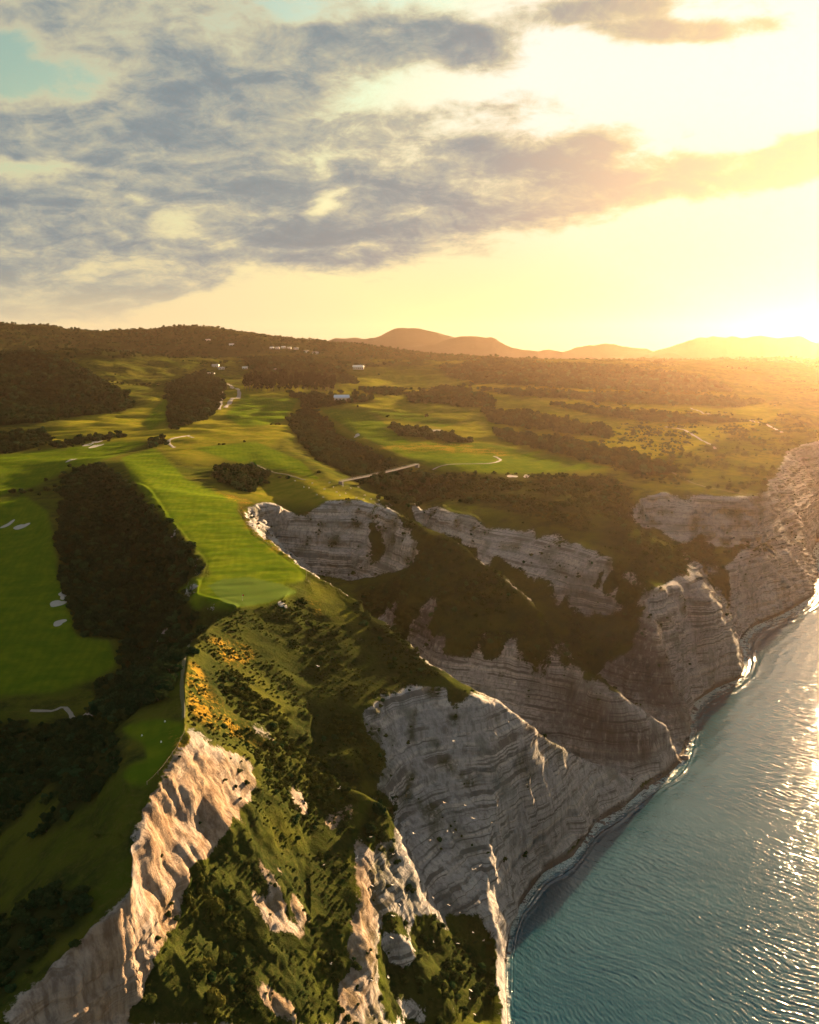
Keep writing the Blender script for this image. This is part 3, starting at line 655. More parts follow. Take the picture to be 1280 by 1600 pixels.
# ------------------------------------------------------------------ the sea
def sea_nodes(t):
    pos = t.n('ShaderNodeNewGeometry').outputs['Position']
    sh = t.attr('shore')
    n1 = t.noise(t.mapping(pos, (0.80, 0.30, 1), (0, 0, R(-38))), 1.0, 6, 0.62)
    n2 = t.noise(pos, 1.7, 4, 0.65)
    nf = t.noise(pos, 0.11, 6, 0.65, 0.6)
    nb = t.noise(pos, 0.022, 4, 0.6)
    c = t.mix(t.ss(nb, 0.35, 0.65), (0.009, 0.046, 0.068), (0.015, 0.058, 0.082))
    shal = t.ss(sh, 0.86, 0.56)
    reef = t.m('MULTIPLY', t.ss(t.m('ADD', nf, t.m('MULTIPLY', shal, 0.12)), 0.54, 0.66), shal)
    c = t.mix(t.m('MULTIPLY', shal, 0.55), c, (0.045, 0.15, 0.16)); c = t.mix(t.m('MULTIPLY', reef, 0.85), c, (0.012, 0.018, 0.018))
    fo = t.m('ADD', t.m('MULTIPLY', t.ss(sh, 0.97, 0.56), 0.40), t.noise(t.mapping(pos, (0.11, 0.30, 1), (0, 0, R(34))), 1.0, 8, 0.72, 1.0))
    line = t.m('SINE', t.m('ADD', t.m('ADD', t.m('MULTIPLY', sh, 62.0), t.m('MULTIPLY', t.noise(pos, 0.035, 4, 0.6), 7.0)), -0.9))
    lf = t.m('MULTIPLY', t.m('MULTIPLY', t.ss(line, 0.35, 0.95), t.ss(sh, 0.985, 0.78)), t.ss(nf, 0.52, 0.66))
    foam = t.m('MAXIMUM', t.m('MULTIPLY', t.ss(fo, 0.72, 0.92), t.ss(n2, 0.30, 0.62)), t.m('MULTIPLY', lf, t.ss(n2, 0.28, 0.58, 0.2, 0.9)))
    c = t.mix(t.m('MULTIPLY', foam, 0.75), c, (0.50, 0.60, 0.60))
    bump = t.n('ShaderNodeBump', {'Strength': 0.75, 'Distance': 0.20, 'Height': t.m('ADD', n1, t.m('MULTIPLY', n2, 0.22))}).outputs[0]
    b = finish(t, c, t.m('ADD', 0.10, t.m('MULTIPLY', foam, 0.5)), bump, spec=0.5)
    b.inputs['IOR'].default_value = 1.33
M_SEA = material('sea', sea_nodes)
def build_sea():
    az = np.unique(np.concatenate([np.linspace(R(-6), R(26), 560), np.linspace(R(26), R(60), 60)]))
    lr = np.concatenate([np.linspace(math.log(63), math.log(240), 50, endpoint=False), np.linspace(math.log(240), math.log(1700), 1150, endpoint=False), np.linspace(math.log(1700), math.log(8850), 90)])
    A_, L_ = np.meshgrid(az, lr, indexing='ij'); r = np.exp(L_); x = r*np.sin(A_); y = r*np.cos(A_)
    ia = np.clip(np.searchsorted(AZ, az), 0, len(AZ)-1); il = np.clip(np.searchsorted(LR, lr), 0, len(LR)-1)
    sh = SHORE[np.ix_(ia, il)]; zt = blur(ZT, 1, 1)[np.ix_(ia, il)]
    fade = 1-sstep(r, 900, 2200)
    w1 = fbm2(x/38, y/38, 3, 141)*3.6; w2 = fbm2(x/140, y/140, 2, 143)*4.0; env = 0.75+fbm2(x/38, y/38, 3, 145)*0.9
    def wav(dx, dy, lam, ph):
        s = np.sin((x*dx+y*dy)*2*math.pi/lam+ph); return (1-np.abs(s))**1.0*2-1
    z = 0.050*env*wav(0.74, 0.67, 7.0, w1*2.2) + 0.050*env*wav(0.6, 0.8, 4.4, w1*3.1+1.0) + 0.036*wav(0.85, 0.52, 3.2, w1*4.0)
    z = z + 0.085*wav(0.83, -0.56, 19.0, w2*1.6)*(0.35+2.2*sstep(sh, 0.995, 0.72))*(0.5+np.clip(fbm2(x/50, y/50, 2, 151)+0.5, 0, 1))
    z = z + 0.10*fbm2(x/3.2, y/3.2, 3, 147)*(0.5+np.clip(env, 0, 1.2))
    surf = np.sin(sh*62+fbm2(x/30, y/30, 3, 155)*5.0); sb = sstep(sh, 0.99, 0.80)*sstep(sh, 0.44, 0.56)
    z = z + 0.36*sb*np.maximum(surf, -0.2)*(0.4+np.clip(fbm2(x/26, y/26, 3, 157)+0.5, 0, 1))
    z = z*fade*np.clip((sh-0.42)*3.0, 0.25, 1.0)
    v = np.stack([x, y, z], -1).reshape(-1, 3); na, nl = x.shape
    i = np.arange(na-1)[:, None]*nl+np.arange(nl-1)[None, :]
    f = np.stack([i, i+nl, i+nl+1, i+1], -1).reshape(-1, 4)
    f = f[(zt.ravel()[f].min(1) < 1.6) & (sh.ravel()[f].max(1) > 0.2)]
    u, inv = np.unique(f, return_inverse=True)
    o = mesh_np('sea', v[u], inv.reshape(f.shape), {'shore': sh.ravel()[u]}, None, M_SEA); tag(o, kind='structure')
build_sea()
print('sea', time.time()-T0)

# ------------------------------------------------------------------ vegetation
def leaf_nodes(base, hi, warm):
    def f(t):
        tint = t.n('ShaderNodeAttribute', attribute_name='tint', attribute_type='INSTANCER').outputs['Fac']
        tc = t.n('ShaderNodeTexCoord').outputs['Object']
        n = t.noise(tc, 2.6, 4, 0.7)
        rnd = t.n('ShaderNodeObjectInfo').outputs['Random']
        c = t.mix(t.ss(n, 0.3, 0.7), base, hi)
        c = t.mix(t.m('MULTIPLY', tint, 0.85), c, warm)
        c = t.mix(t.m('MULTIPLY', rnd, 0.45), c, tuple(0.45*v for v in base)); c = t.mix(t.ss(rnd, 0.86, 0.95, 0.0, 0.6), c, tuple(1.5*v for v in hi))
        d = t.n('ShaderNodeBsdfDiffuse', {0: c, 1: 0.6}); tr = t.n('ShaderNodeBsdfTranslucent', {0: c})
        mx = t.n('ShaderNodeMixShader', {0: 0.12, 1: d.outputs[0], 2: tr.outputs[0]})
        t.n('ShaderNodeOutputMaterial', {0: mx.outputs[0]})
    return f
M_SHRUB = material('shrub_leaves', leaf_nodes((0.010, 0.028, 0.013), (0.026, 0.060, 0.024), (0.15, 0.13, 0.020)))
M_PINE = material('pine_needles', leaf_nodes((0.012, 0.018, 0.010), (0.026, 0.034, 0.014), (0.07, 0.07, 0.02)))
M_BARK = plain('bark', (0.09, 0.065, 0.045), 0.9)
def crown_mesh(name, seed, lobes, n, hgt, leaf, mat, conic=0.0):
    """leaf clumps spread through a handful of overlapping lobes round a small dense heart"""
    g = np.random.default_rng(seed); vs = []; fs = []
    cen = []
    for k in range(lobes):
        a = g.uniform(0, 2*math.pi); d = g.uniform(0.0, 0.62)**0.8; h = g.uniform(0.25, 0.85)*hgt
        w = (1-conic*h/hgt); cen.append((d*math.cos(a)*w, d*math.sin(a)*w, h, g.uniform(0.32, 0.55)*w))
    for k in range(n):
        cx, cy, cz, cr = cen[g.integers(lobes)]
        u = g.normal(size=3); u /= np.linalg.norm(u); u[2] = abs(u[2])*1.0 if g.random() < 0.6 else u[2]
        rad = cr*g.uniform(0.72, 1.12); p = np.array([cx, cy, cz])+u*rad*np.array([1, 1, 0.8])
        p[2] = max(p[2], 0.02)
        nn = u+g.normal(size=3)*0.45; nn /= np.linalg.norm(nn)
        t1 = np.cross(nn, g.normal(size=3)); t1 /= np.linalg.norm(t1); t2 = np.cross(nn, t1)
        sz = leaf*g.uniform(0.6, 1.35); b = len(vs)
        vs += [p+t1*sz*0.6, p+t2*sz, p-t1*sz*0.6, p-t2*sz*0.8]; fs.append((b, b+1, b+2, b+3))
    for cx, cy, cz, cr in cen:                                   # dense hearts
        b = len(vs); m = 6
        for i in range(3):
            th = (i+1)*math.pi/4
            for j in range(m): q = cr*0.74*g.uniform(0.85, 1.1); vs.append(np.array([cx+q*math.sin(th)*math.cos(j*2*math.pi/m+i), cy+q*math.sin(th)*math.sin(j*2*math.pi/m+i), max(cz+q*math.cos(th)*0.85, 0)]))
        for i in range(2):
            for j in range(m): fs.append((b+i*m+j, b+(i+1)*m+j, b+(i+1)*m+(j+1) % m, b+i*m+(j+1) % m))
        fs.append(tuple(b+j for j in range(m)))
    me = bpy.data.meshes.new(name); me.from_pydata([tuple(v) for v in vs], [], fs); me.materials.append(mat); me.update(); return me
def stem_mesh(name, h, r, seed):
    g = np.random.default_rng(seed); vs = []; fs = []; m = 6; rings = 4
    for i in range(rings):
        t = i/(rings-1); q = r*(1-0.6*t); ox, oy = 0.06*t*g.normal(), 0.06*t*g.normal()
        for j in range(m): vs.append((ox+q*math.cos(j*2*math.pi/m), oy+q*math.sin(j*2*math.pi/m), -0.15+(h+0.15)*t))
    for i in range(rings-1):
        for j in range(m): fs.append((i*m+j, i*m+(j+1) % m, (i+1)*m+(j+1) % m, (i+1)*m+j))
    for k in range(4):                                           # limbs
        a = g.uniform(0, 6.28); b = len(vs); z0 = h*g.uniform(0.4, 0.8); L = 0.38
        for t in (0, 1):
            q = r*0.5*(1-0.6*t)
            for j in range(3): vs.append((L*t*math.cos(a)+q*math.cos(j*2.1), L*t*math.sin(a)+q*math.sin(j*2.1), z0+0.3*t))
        for j in range(3): fs.append((b+j, b+(j+1) % 3, b+3+(j+1) % 3, b+3+j))
    me = bpy.data.meshes.new(name); me.from_pydata(vs, [], fs); me.materials.append(M_BARK); me.update(); return me
SHRUBS = [crown_mesh('shrub', 100+i, 6+i % 3, 420, h, 0.17, M_SHRUB) for i, h in enumerate((0.95, 1.1, 0.8, 1.25, 0.9))]
STEMS = [stem_mesh('stem', 0.5, 0.07, 300+i) for i in range(2)]
PINES = [crown_mesh('pine_tree', 200+i, 9, 420, 2.6, 0.17, M_PINE, 0.45) for i in range(3)]
PTRUNK = stem_mesh('trunk', 2.0, 0.06, 310)
AREA = RV*RV*np.gradient(azc)[:, None]*np.gradient(LRV, axis=1)
AREA[(PX < -500) | (PX > 1900) | (RV > 6500)] = 0
plants = []                                                       # x, y, z, size, tint, kind, region
def scatter(mask, spacing, s0, s1, tint, region, kind=0, cap=12000, sink=0.12):
    w = (mask*AREA/spacing**2).ravel(); n = int(min(w.sum(), cap))
    if n < 1: return
    idx = rng.choice(w.size, n, p=w/w.sum()); ii, jj = np.unravel_index(idx, mask.shape)
    x = XF[ii, jj]; y = YF[ii, jj]; z = ZF[ii, jj]; 
    sz = s0+(s1-s0)*rng.random(n)**1.7; tn = np.clip(tint+np.abs(rng.normal(size=n))*0.08, 0, 1)
    for k in range(n): plants.append((x[k], y[k], z[k]-sink*sz[k], sz[k], tn[k], kind, region, ii[k], jj[k]))
off = (1-mow)*(ZV > 3)*(1-beach)
n_cl = fbm2(XV/24, YV/24, 4, 171)
scatter(wood['gully']*off, 3.1, 1.2, 4.8, 0.0, 'gully')
scatter(wood['bottom']*off, 3.0, 1.3, 3.0, 0.05, 'valley slope')
scatter(wood['ravine']*off, 6.0, 3.4, 7.0, 0.05, 'ravine')
scatter(wood['hillside']*off, 13, 6, 12, 0.02, 'hillside', 0, 9000)
scatter(wood['valley']*off, 8, 4, 8, 0.03, 'valley')
scatter(wood['hedges']*off, 8, 4, 8.5, 0.10, 'hedges')
scatter(wood['far wood']*off, 12, 5, 10, 0.06, 'far wood', 0, 6000)
scatter(farwood*off*(1-wood['hillside']), 17, 5, 10, 0.04, 'far wood', 0, 16000)
sv = slopeveg*off*(1-rockm)
scatter(sv*sstep(n_cl, -0.05, 0.3)*(RV < 420), 1.7, 0.4, 1.7, 0.40, 'slope', 0, 9000)
scatter(sv*sstep(n_cl, -0.1, 0.3)*sstep(XV, -75, 0), 2.4, 0.5, 2.2, 0.22, 'slope', 0, 7000)
scatter(sv*(RV < 600)*sstep(fbm2(XV/12, YV/12, 3, 179), -0.3, 0.15), 1.7, 0.25, 0.95, 0.3, 'slope', 0, 11000)
scatter(union(GREENERY, 1.3)*off*(1-rockm)*sstep(n_cl, -0.4, 0.15), 3.2, 0.7, 3.0, 0.15, 'spurs', 0, 11000)
scatter(tuftm*off*(RV < 1300), 3.4, 0.5, 1.7, 0.15, 'ledges', 0, 5000)
rest = off*(1-rockm)*(1-woodall)*(1-slopeveg)*(1-dry)*(1-field)
scatter(rest*sstep(n_cl, 0.12, 0.4)*sstep(sl_all, 0.3, 0.6)*(RV < 1600), 5.0, 0.9, 2.8, 0.2, 'rough', 0, 6000)
scatter(rest*sstep(fbm2(XV/130, YV/130, 4, 177), 0.28, 0.42)*(RV > 900)*(RV < 4200), 16, 2.5, 5.5, 0.2, 'rough', 0, 4000)
scatter(union([[(930,695),(1000,640),(1250,650),(1290,690),(1235,700),(1205,775),(1000,752),(955,735)]], 1.5)*off*(1-rockm)*sstep(n_cl, -0.15, 0.35), 7.5, 1.5, 4.0, 0.25, 'rough', 0, 4000)
print('plants', len(plants), time.time()-T0)
PL = np.array([p[:5] for p in plants]); PREG = np.array([p[6] for p in plants])
ppx, ppy = to_pix(PL[:, 0], PL[:, 1], PL[:, 2]+PL[:, 3]*0.5)
pvis = np.array([VIS[p[7], p[8]] for p in plants]) & (ppx > 4) & (ppx < 1276) & (ppy < 1594) & (ppy > 500)
psize = PL[:, 3]/np.hypot(np.hypot(PL[:, 0], PL[:, 1]), PL[:, 2]-H)*FPX
REG = {'gully': ('dark rounded bush in the wooded gully beside the long bright fairway', 'bushes in the wooded gully'),
       'valley slope': ('dark bush on the shaded valley side left of the rocky ridge', 'bushes on the shaded valley side'),
       'slope': ('low green scrub bush on the slope between the ridge and the striped cliff', 'scrub bushes on the near slope'),
       'spurs': ('dark scrub bush on the green spur between the two ravines', 'scrub bushes on the spurs'),
       'ravine': ('dark tree in the wooded ravine under the footbridge', 'trees in the bridged ravine'),
       'ledges': ('tuft of scrub clinging to a ledge of the pale cliff', 'scrub on the cliff ledges')}
def add_shrub(x, y, z, s, tint, label, group, var=None, rz=None, sq=1.0):
    v = random.randrange(len(SHRUBS)) if var is None else var
    o = bpy.data.objects.new('shrub', SHRUBS[v]); C.objects.link(o); o.location = (x, y, z)
    o.rotation_euler = (0, 0, random.uniform(0, 6.28) if rz is None else rz); o.scale = (s, s*random.uniform(0.85, 1.1), s*sq)
    tag(o, label, 'shrub', group); o['tint'] = float(tint)
    st = bpy.data.objects.new('stem', random.choice(STEMS)); C.objects.link(st); st.parent = o
    return o
# the bushes that can be told apart: in the foreground each by its own look and place
SINGLE = [(292,1420,3.6,.45,'dark green bush at the left of the pair below the sunlit rock face',0), (330,1432,4.6,.55,'large bright green bush at the right of the pair below the sunlit rock face',1),
          (318,1518,3.6,.55,'sunlit yellow-green bush standing over the scree in the bottom left, upper of the clump',2), (350,1500,3.0,.4,'mid-green bush tucked behind the sunlit clump above the scree',4),
          (335,1578,4.4,.6,'bright yellow-green bush lowest in the bottom-left clump by the scree',3), (300,1545,2.8,.3,'small dark bush at the left edge of the bottom-left clump',0),
          (372,1462,2.6,.3,'small dark green bush beside the pale scree strip',2), (112,1412,3.0,.25,'uppermost of three olive bushes on the shaded bank at bottom left',1),
          (92,1452,2.6,.25,'middle one of three olive bushes on the shaded bank at bottom left',0), (64,1492,2.4,.3,'lowest and smallest of three olive bushes on the shaded bank at bottom left',4),
          (590,1272,3.8,.05,'large dark bush at the top of the rib beside the grey bowl',3), (612,1252,3.0,.05,'dark bush under the left end of the striped cliff',2), (578,1300,2.6,.05,'dark bush on the rib below the large one',1),
          (640,1392,2.4,.05,'small dark bush at the foot of the rib in the bowl',0), (820,1337,2.2,.05,'dark bush behind the pale rim above the sea',4), (440,1190,2.4,.5,'yellowish bush at the lower end of the golden grass',2),
          (418,1110,2.2,.35,'green bush beside the golden grass on the ridge slope',1), (455,1290,2.4,.1,'dark green bush between two patches of pale scree',3), (250,1340,1.0,.3,'lone tuft bush on the sunlit rock face',2), (268,1415,1.1,.5,'small bush on a ledge near the foot of the sunlit rock face',0)]
for px, py, s, tint, lab, v in SINGLE:
    g = ground(px, py); add_shrub(g.x, g.y, g.z-0.1*s, s, tint, lab, None, v)
order = np.argsort(-psize); taken = np.zeros(len(plants), bool); nsh = len(SINGLE); ntree = 0
for k in order:
    rg = PREG[k]
    if rg in REG and pvis[k] and nsh < 296:
        taken[k] = True; nsh += 1
        lab, grp = REG[rg]; big = 'large ' if psize[k] > np.median(psize[order[:280]]) else 'small '
        if rg == 'gully': lab = big+'dark bush '+('on the upper right edge of the gully, under the bright fairway' if ppy[k] < 960 and ppx[k] > 215 else 'in the upper middle of the wooded gully' if ppy[k] < 900 else 'in the middle of the wooded gully beside the bunkers' if ppy[k] < 985 else 'in the lower gully beside the foot of the ridge track' if ppx[k] > 235 else 'at the lower end of the gully by the shaded fairway')
        elif rg == 'valley slope': lab = big+'dark bush '+('at the bottom left on the shaded bank below the ridge' if ppy[k] > 1350 else 'on the shaded valley floor left of the tee' if ppx[k] < 100 else 'on the bank beside the shaded tee')
        elif rg == 'slope': lab = big+('dark scrub bush above the rim of the striped cliff' if ppx[k] > 520 and ppy[k] < 1120 else 'green scrub bush below the golden grass' if ppy[k] < 1180 else 'scrub bush on the slope between the two scree strips' if ppx[k] > 420 else 'scrub bush below the sunlit rock face')
        add_shrub(*PL[k], lab, grp)
def scatter_object(name, label, sel, sources, kind='stuff'):
    """one object: a mesh of points that carries the small growth nobody could count"""
    me = bpy.data.meshes.new(name); n = len(sel)
    me.vertices.add(n); me.vertices.foreach_set('co', PL[sel, :3].astype(np.float32).ravel())
    rot = np.zeros((n, 3), np.float32); rot[:, 2] = rng.random(n)*6.28; rot[:, :2] = rng.normal(size=(n, 2))*0.10
    sc = np.repeat(PL[sel, 3:4], 3, 1)*rng.uniform(0.8, 1.15, (n, 3))
    for nm, a in (('rot', rot), ('scl', sc)):
        at = me.attributes.new(nm, 'FLOAT_VECTOR', 'POINT'); at.data.foreach_set('vector', a.astype(np.float32).ravel())
    at = me.attributes.new('tint', 'FLOAT', 'POINT'); at.data.foreach_set('value', PL[sel, 4].astype(np.float32))
    at = me.attributes.new('pick', 'INT', 'POINT'); at.data.foreach_set('value', rng.integers(0, len(sources), n).astype(np.int32))
    o = bpy.data.objects.new(name, me); C.objects.link(o); tag(o, label, None, None, kind)
    ng = bpy.data.node_groups.new(name, 'GeometryNodeTree')
    ng.interface.new_socket('Geometry', in_out='INPUT', socket_type='NodeSocketGeometry'); ng.interface.new_socket('Geometry', in_out='OUTPUT', socket_type='NodeSocketGeometry')
    N = ng.nodes.new; Lk = ng.links.new
    gi, go = N('NodeGroupInput'), N('NodeGroupOutput'); mp = N('GeometryNodeMeshToPoints'); iop = N('GeometryNodeInstanceOnPoints'); jn = N('GeometryNodeJoinGeometry')
    for s in sources:
        oi = N('GeometryNodeObjectInfo'); oi.inputs['Object'].default_value = s; oi.inputs['As Instance'].default_value = True; Lk(oi.outputs['Geometry'], jn.inputs[0])
    def na(nm, typ):
        a = N('GeometryNodeInputNamedAttribute'); a.data_type = typ; a.inputs['Name'].default_value = nm; return [q for q in a.outputs if q.enabled][0]
    Lk(gi.outputs[0], mp.inputs[0]); Lk(mp.outputs[0], iop.inputs['Points']); Lk(jn.outputs[0], iop.inputs['Instance'])
    iop.inputs['Pick Instance'].default_value = True
    Lk(na('pick', 'INT'), iop.inputs['Instance Index']); Lk(na('rot', 'FLOAT_VECTOR'), iop.inputs['Rotation']); Lk(na('scl', 'FLOAT_VECTOR'), iop.inputs['Scale'])
    Lk(iop.outputs[0], go.inputs[0])
    md = o.modifiers.new('scatter', 'NODES'); md.node_group = ng
    return o
SRC = []
for v in range(len(SHRUBS)):
    SRC.append(next(o for o in C.objects if o.name.startswith('shrub') and o.data is SHRUBS[v]))
STUFF = {'gully': ('gully_scrub', 'dense dark scrub filling the gully beside the long fairway'), 'valley slope': ('valley_scrub', 'dark scrub on the shaded valley side'),
         'ravine': ('ravine_wood', 'dark wood filling the ravine under the footbridge'), 'hillside': ('hillside_forest', 'dark forest covering the hillside at the left'),
         'valley': ('valley_wood', 'dark thickets in the valley behind the golf course'), 'hedges': ('hedgerow_wood', 'belts of dark trees between the golden paddocks'),
         'far wood': ('distant_forest', 'forest on the far ridges under the skyline'), 'slope': ('slope_scrub', 'low green scrub on the near slope'),
         'spurs': ('spur_scrub', 'dark scrub on the spurs between the ravines'), 'ledges': ('ledge_scrub', 'tufts of scrub on the cliff ledges'), 'rough': ('rough_scrub', 'scattered scrub in the rough grass')}
for rg, (nm, lab) in STUFF.items():
    sel = np.nonzero((PREG == rg) & ~taken)[0]
    if len(sel): scatter_object(nm, lab, sel, SRC)
M_BOULDER = plain('wet_rock', (0.085, 0.08, 0.078), 0.75, 0.35, 1.5)
def boulder_mesh(seed):
    g = np.random.default_rng(seed); n, m = 8, 5; pts = []
    for i in range(m+1):
        for j in range(n):
            th = math.pi*i/m; q = 1+0.35*(g.random()-0.5); pts.append((q*math.sin(th)*math.cos(j*2*math.pi/n), 0.8*q*math.sin(th)*math.sin(j*2*math.pi/n), 0.55*q*math.cos(th)))
    me = bpy.data.meshes.new('boulder'); me.from_pydata(pts, [], [(i*n+j, (i+1)*n+j, (i+1)*n+(j+1) % n, i*n+(j+1) % n) for i in range(m) for j in range(n)]); me.materials.append(M_BOULDER); me.update(); return me
BSRC = []
for px, py, s, lab in ((1068,1186,3.2,'dark boulder at the tip of the dark headland where it meets the sea'), (1010,1232,2.6,'dark boulder at the tip of the striped cliff where it meets the sea'), (1086,1112,2.4,'dark boulder in the corner of the cove below the pink buttress')):
    g = ground(px, py); o = bpy.data.objects.new('boulder', boulder_mesh(int(px))); C.objects.link(o); o.location = (g.x, g.y, max(g.z, 0.2)); o.scale = (s,)*3; o.rotation_euler = (0, 0, px); tag(o, lab, 'boulder', 'shore boulders'); BSRC.append(o)
shv = np.stack([np.interp(LRV[i], LR, SHORE[cols[i]]) for i in range(NC)])
n0 = len(plants)
scatter(sstep(shv, 0.34, 0.46)*(1-sstep(shv, 0.56, 0.72))*sstep(fbm2(XV/30, YV/30, 3, 181), -0.25, 0.2)*(RV < 1800)*(ZV < 4), 2.2, 0.35, 1.7, 0, 'shore', 0, 3500, 0.0)
extra = np.array([p[:5] for p in plants[n0:]]); extra[:, 2] = np.maximum(extra[:, 2], -0.35)
PL = np.concatenate([PL, extra]); scatter_object('shore_boulders', 'dark boulders strewn along the foot of the cliffs', np.arange(len(PL)-len(extra), len(PL)), BSRC)
# the block of pines, tree by tree
pine_px = [(x, y) for y in np.linspace(598, 611, 5) for x in np.linspace(384, 520, 22)]
for x, y in pine_px:
    g = ground(x+random.uniform(-2.5, 2.5), y+random.uniform(-1.0, 1.0)+ (x-450)*0.01)
    o = bpy.data.objects.new('pine_tree', random.choice(PINES)); C.objects.link(o); s = random.uniform(10.0, 14.0)
    o.location = g-Vector((0, 0, 1.0)); o.scale = (s*0.75, s*0.75, s*random.uniform(0.85, 1.1)); o.rotation_euler = (0, 0, random.uniform(0, 6.28))
    tag(o, 'tall dark pine in the square plantation beyond the ravine', 'pine tree', 'pines of the dark plantation'); o['tint'] = 0.0
    tr = bpy.data.objects.new('trunk', PTRUNK); C.objects.link(tr); tr.parent = o
print('vegetation', nsh, time.time()-T0)

# ------------------------------------------------------------------ paths, bunkers and built things
M_SAND = plain('bunker_sand', (0.27, 0.265, 0.25), 0.9, 0.10, 0.6)
M_GRAVEL = plain('pale_gravel', (0.19, 0.175, 0.155), 0.95, 0.22, 0.5)
M_TRACK = plain('worn_track', (0.075, 0.075, 0.032), 0.95, 0.25, 0.4)
M_WHITE = plain('white_paint', (0.72, 0.72, 0.70), 0.5, 0.06, 2.0)
M_ROOF = plain('pale_blue_roof', (0.42, 0.52, 0.66), 0.35, 0.06, 0.3, 0.5)
M_ROOFG = plain('grey_roof', (0.33, 0.31, 0.31), 0.6, 0.12, 0.3)
M_WALL = plain('cream_wall', (0.52, 0.49, 0.44), 0.8, 0.08, 0.3)
M_DARKW = plain('dark_window', (0.03, 0.035, 0.04), 0.15, 0.1, 0.3, 0.5)
M_WOODP = plain('weathered_timber', (0.24, 0.19, 0.14), 0.85, 0.2, 2.0)
M_STEEL = plain('galvanised_steel', (0.16, 0.165, 0.17), 0.8, 0.08, 1.0, 0.1, 0.0)
M_DECK = plain('pale_deck', (0.12, 0.118, 0.116), 0.8, 0.12, 0.7)
M_RED = plain('red_cloth', (0.45, 0.03, 0.02), 0.8, 0.1, 2.0)
class MB:
    """collects shapes for one mesh"""
    def __init__(s): s.v = []; s.f = []
    def box(s, c, d, rz=0.0, taper=1.0):
        b = len(s.v); ca, sa = math.cos(rz), math.sin(rz)
        for z in (-1, 1):
            k = taper if z > 0 else 1.0
            for x, y in ((-1,-1), (1,-1), (1,1), (-1,1)):
                X, Y = x*d[0]/2*k, y*d[1]/2*k; s.v.append((c[0]+X*ca-Y*sa, c[1]+X*sa+Y*ca, c[2]+z*d[2]/2))
        s.f += [tuple(b+i for i in q) for q in ((0,3,2,1), (4,5,6,7), (0,1,5,4), (1,2,6,5), (2,3,7,6), (3,0,4,7))]; return s
    def tube(s, a, b_, r0, r1=None, n=6):
        r1 = r0 if r1 is None else r1; a, b_ = Vector(a), Vector(b_); d = (b_-a).normalized(); u = d.orthogonal().normalized(); w = d.cross(u); b = len(s.v)
        for p, r in ((a, r0), (b_, r1)):
            for j in range(n): s.v.append(tuple(p+(u*math.cos(j*2*math.pi/n)+w*math.sin(j*2*math.pi/n))*r))
        s.f += [(b+j, b+(j+1) % n, b+n+(j+1) % n, b+n+j) for j in range(n)]+[tuple(b+j for j in reversed(range(n))), tuple(b+n+j for j in range(n))]; return s
    def poly(s, pts, faces):
        b = len(s.v); s.v += [tuple(p) for p in pts]; s.f += [tuple(b+i for i in q) for q in faces]; return s
    def build(s, name, mat, parent=None, smooth=False):
        me = bpy.data.meshes.new(name); me.from_pydata(s.v, [], s.f); me.materials.append(mat); me.update()
        if smooth:
            for p in me.polygons: p.use_smooth = True
        o = bpy.data.objects.new(name, me); C.objects.link(o); o.parent = parent; return o
def empty(name, loc, rz=0.0, label=None, cat=None, group=None):
    o = bpy.data.objects.new(name, None); C.objects.link(o); o.location = loc; o.rotation_euler = (0, 0, rz); o.empty_display_size = 1.0
    return tag(o, label, cat, group)
def drape(name, line, width, mat, label, lift=0.12, step=2.5):
    """a ribbon of path lying on the land"""
    w = [ground(*p) for p in line]; pts = []
    for k in range(len(w)-1):
        p0, p1, p2, p3 = w[max(k-1, 0)], w[k], w[k+1], w[min(k+2, len(w)-1)]; n = max(2, int((p2-p1).length/step))
        for i in range(n):
            t = i/n; pts.append(0.5*((2*p1)+(p2-p0)*t+(2*p0-5*p1+4*p2-p3)*t*t+(3*p1-p0-3*p2+p3)*t**3))
    pts.append(w[-1]); mb = MB(); K = 5; rows = []
    for i, p in enumerate(pts):
        d = (pts[min(i+1, len(pts)-1)]-pts[max(i-1, 0)]); d.z = 0; d.normalize(); nx_, ny_ = -d.y, d.x; row = []
        ww = width*(1+0.25*math.sin(i*0.9)*math.sin(i*0.37))
        for k in range(K):
            o = (k/(K-1)-0.5)*ww; x, y = p.x+nx_*o, p.y+ny_*o; row.append((x, y, zat(x, y)+lift-(0.25 if k in (0, K-1) else 0)))
        rows.append(row)
    fl = [(i*K+k, i*K+k+1, (i+1)*K+k+1, (i+1)*K+k) for i in range(len(rows)-1) for k in range(K-1)]
    mb.poly([q for r in rows for q in r], [tuple(reversed(f)) for f in fl])
    return tag(mb.build(name, mat, None, True), label, None, None, 'structure')
drape('path', [(262,688),(274,699),(262,690),(290,681),(302,684)][1:], 3.6, M_GRAVEL, 'pale cart path bending over the rise', 0.2)
drape('path', [(272,700),(264,690),(276,684),(296,680)], 3.8, M_GRAVEL, 'short pale cart path curling on the rise beside the long fairway', 0.25)
drape('road', [(352,637),(362,624),(374,615),(362,604),(356,600)], 8.0, M_GRAVEL, 'pale winding road in the valley behind the course', 0.6, 8)
drape('road', [(342,640),(346,622),(347,606)], 7.0, M_GRAVEL, 'second pale road running straight beside the winding one', 0.6, 8)
drape('path', [(48,1110),(80,1111),(110,1114),(142,1121)], 2.6, M_GRAVEL, 'pale path at the far side of the shaded fairway', 0.2)
drape('path', [(676,734),(690,728),(720,725),(765,724),(782,719),(772,713)], 3.2, M_GRAVEL, 'pale looping path on the golden paddock', 0.25)
drape('path', [(300,1000),(292,1020),(286,1045),(284,1075),(287,1105),(287,1122)], 1.8, M_TRACK, 'worn track along the crest of the ridge', 0.12)
drape('path', [(392,722),(420,735),(450,742),(478,750)], 2.2, M_TRACK, 'faint farm track on the green slope above the ravine', 0.2)
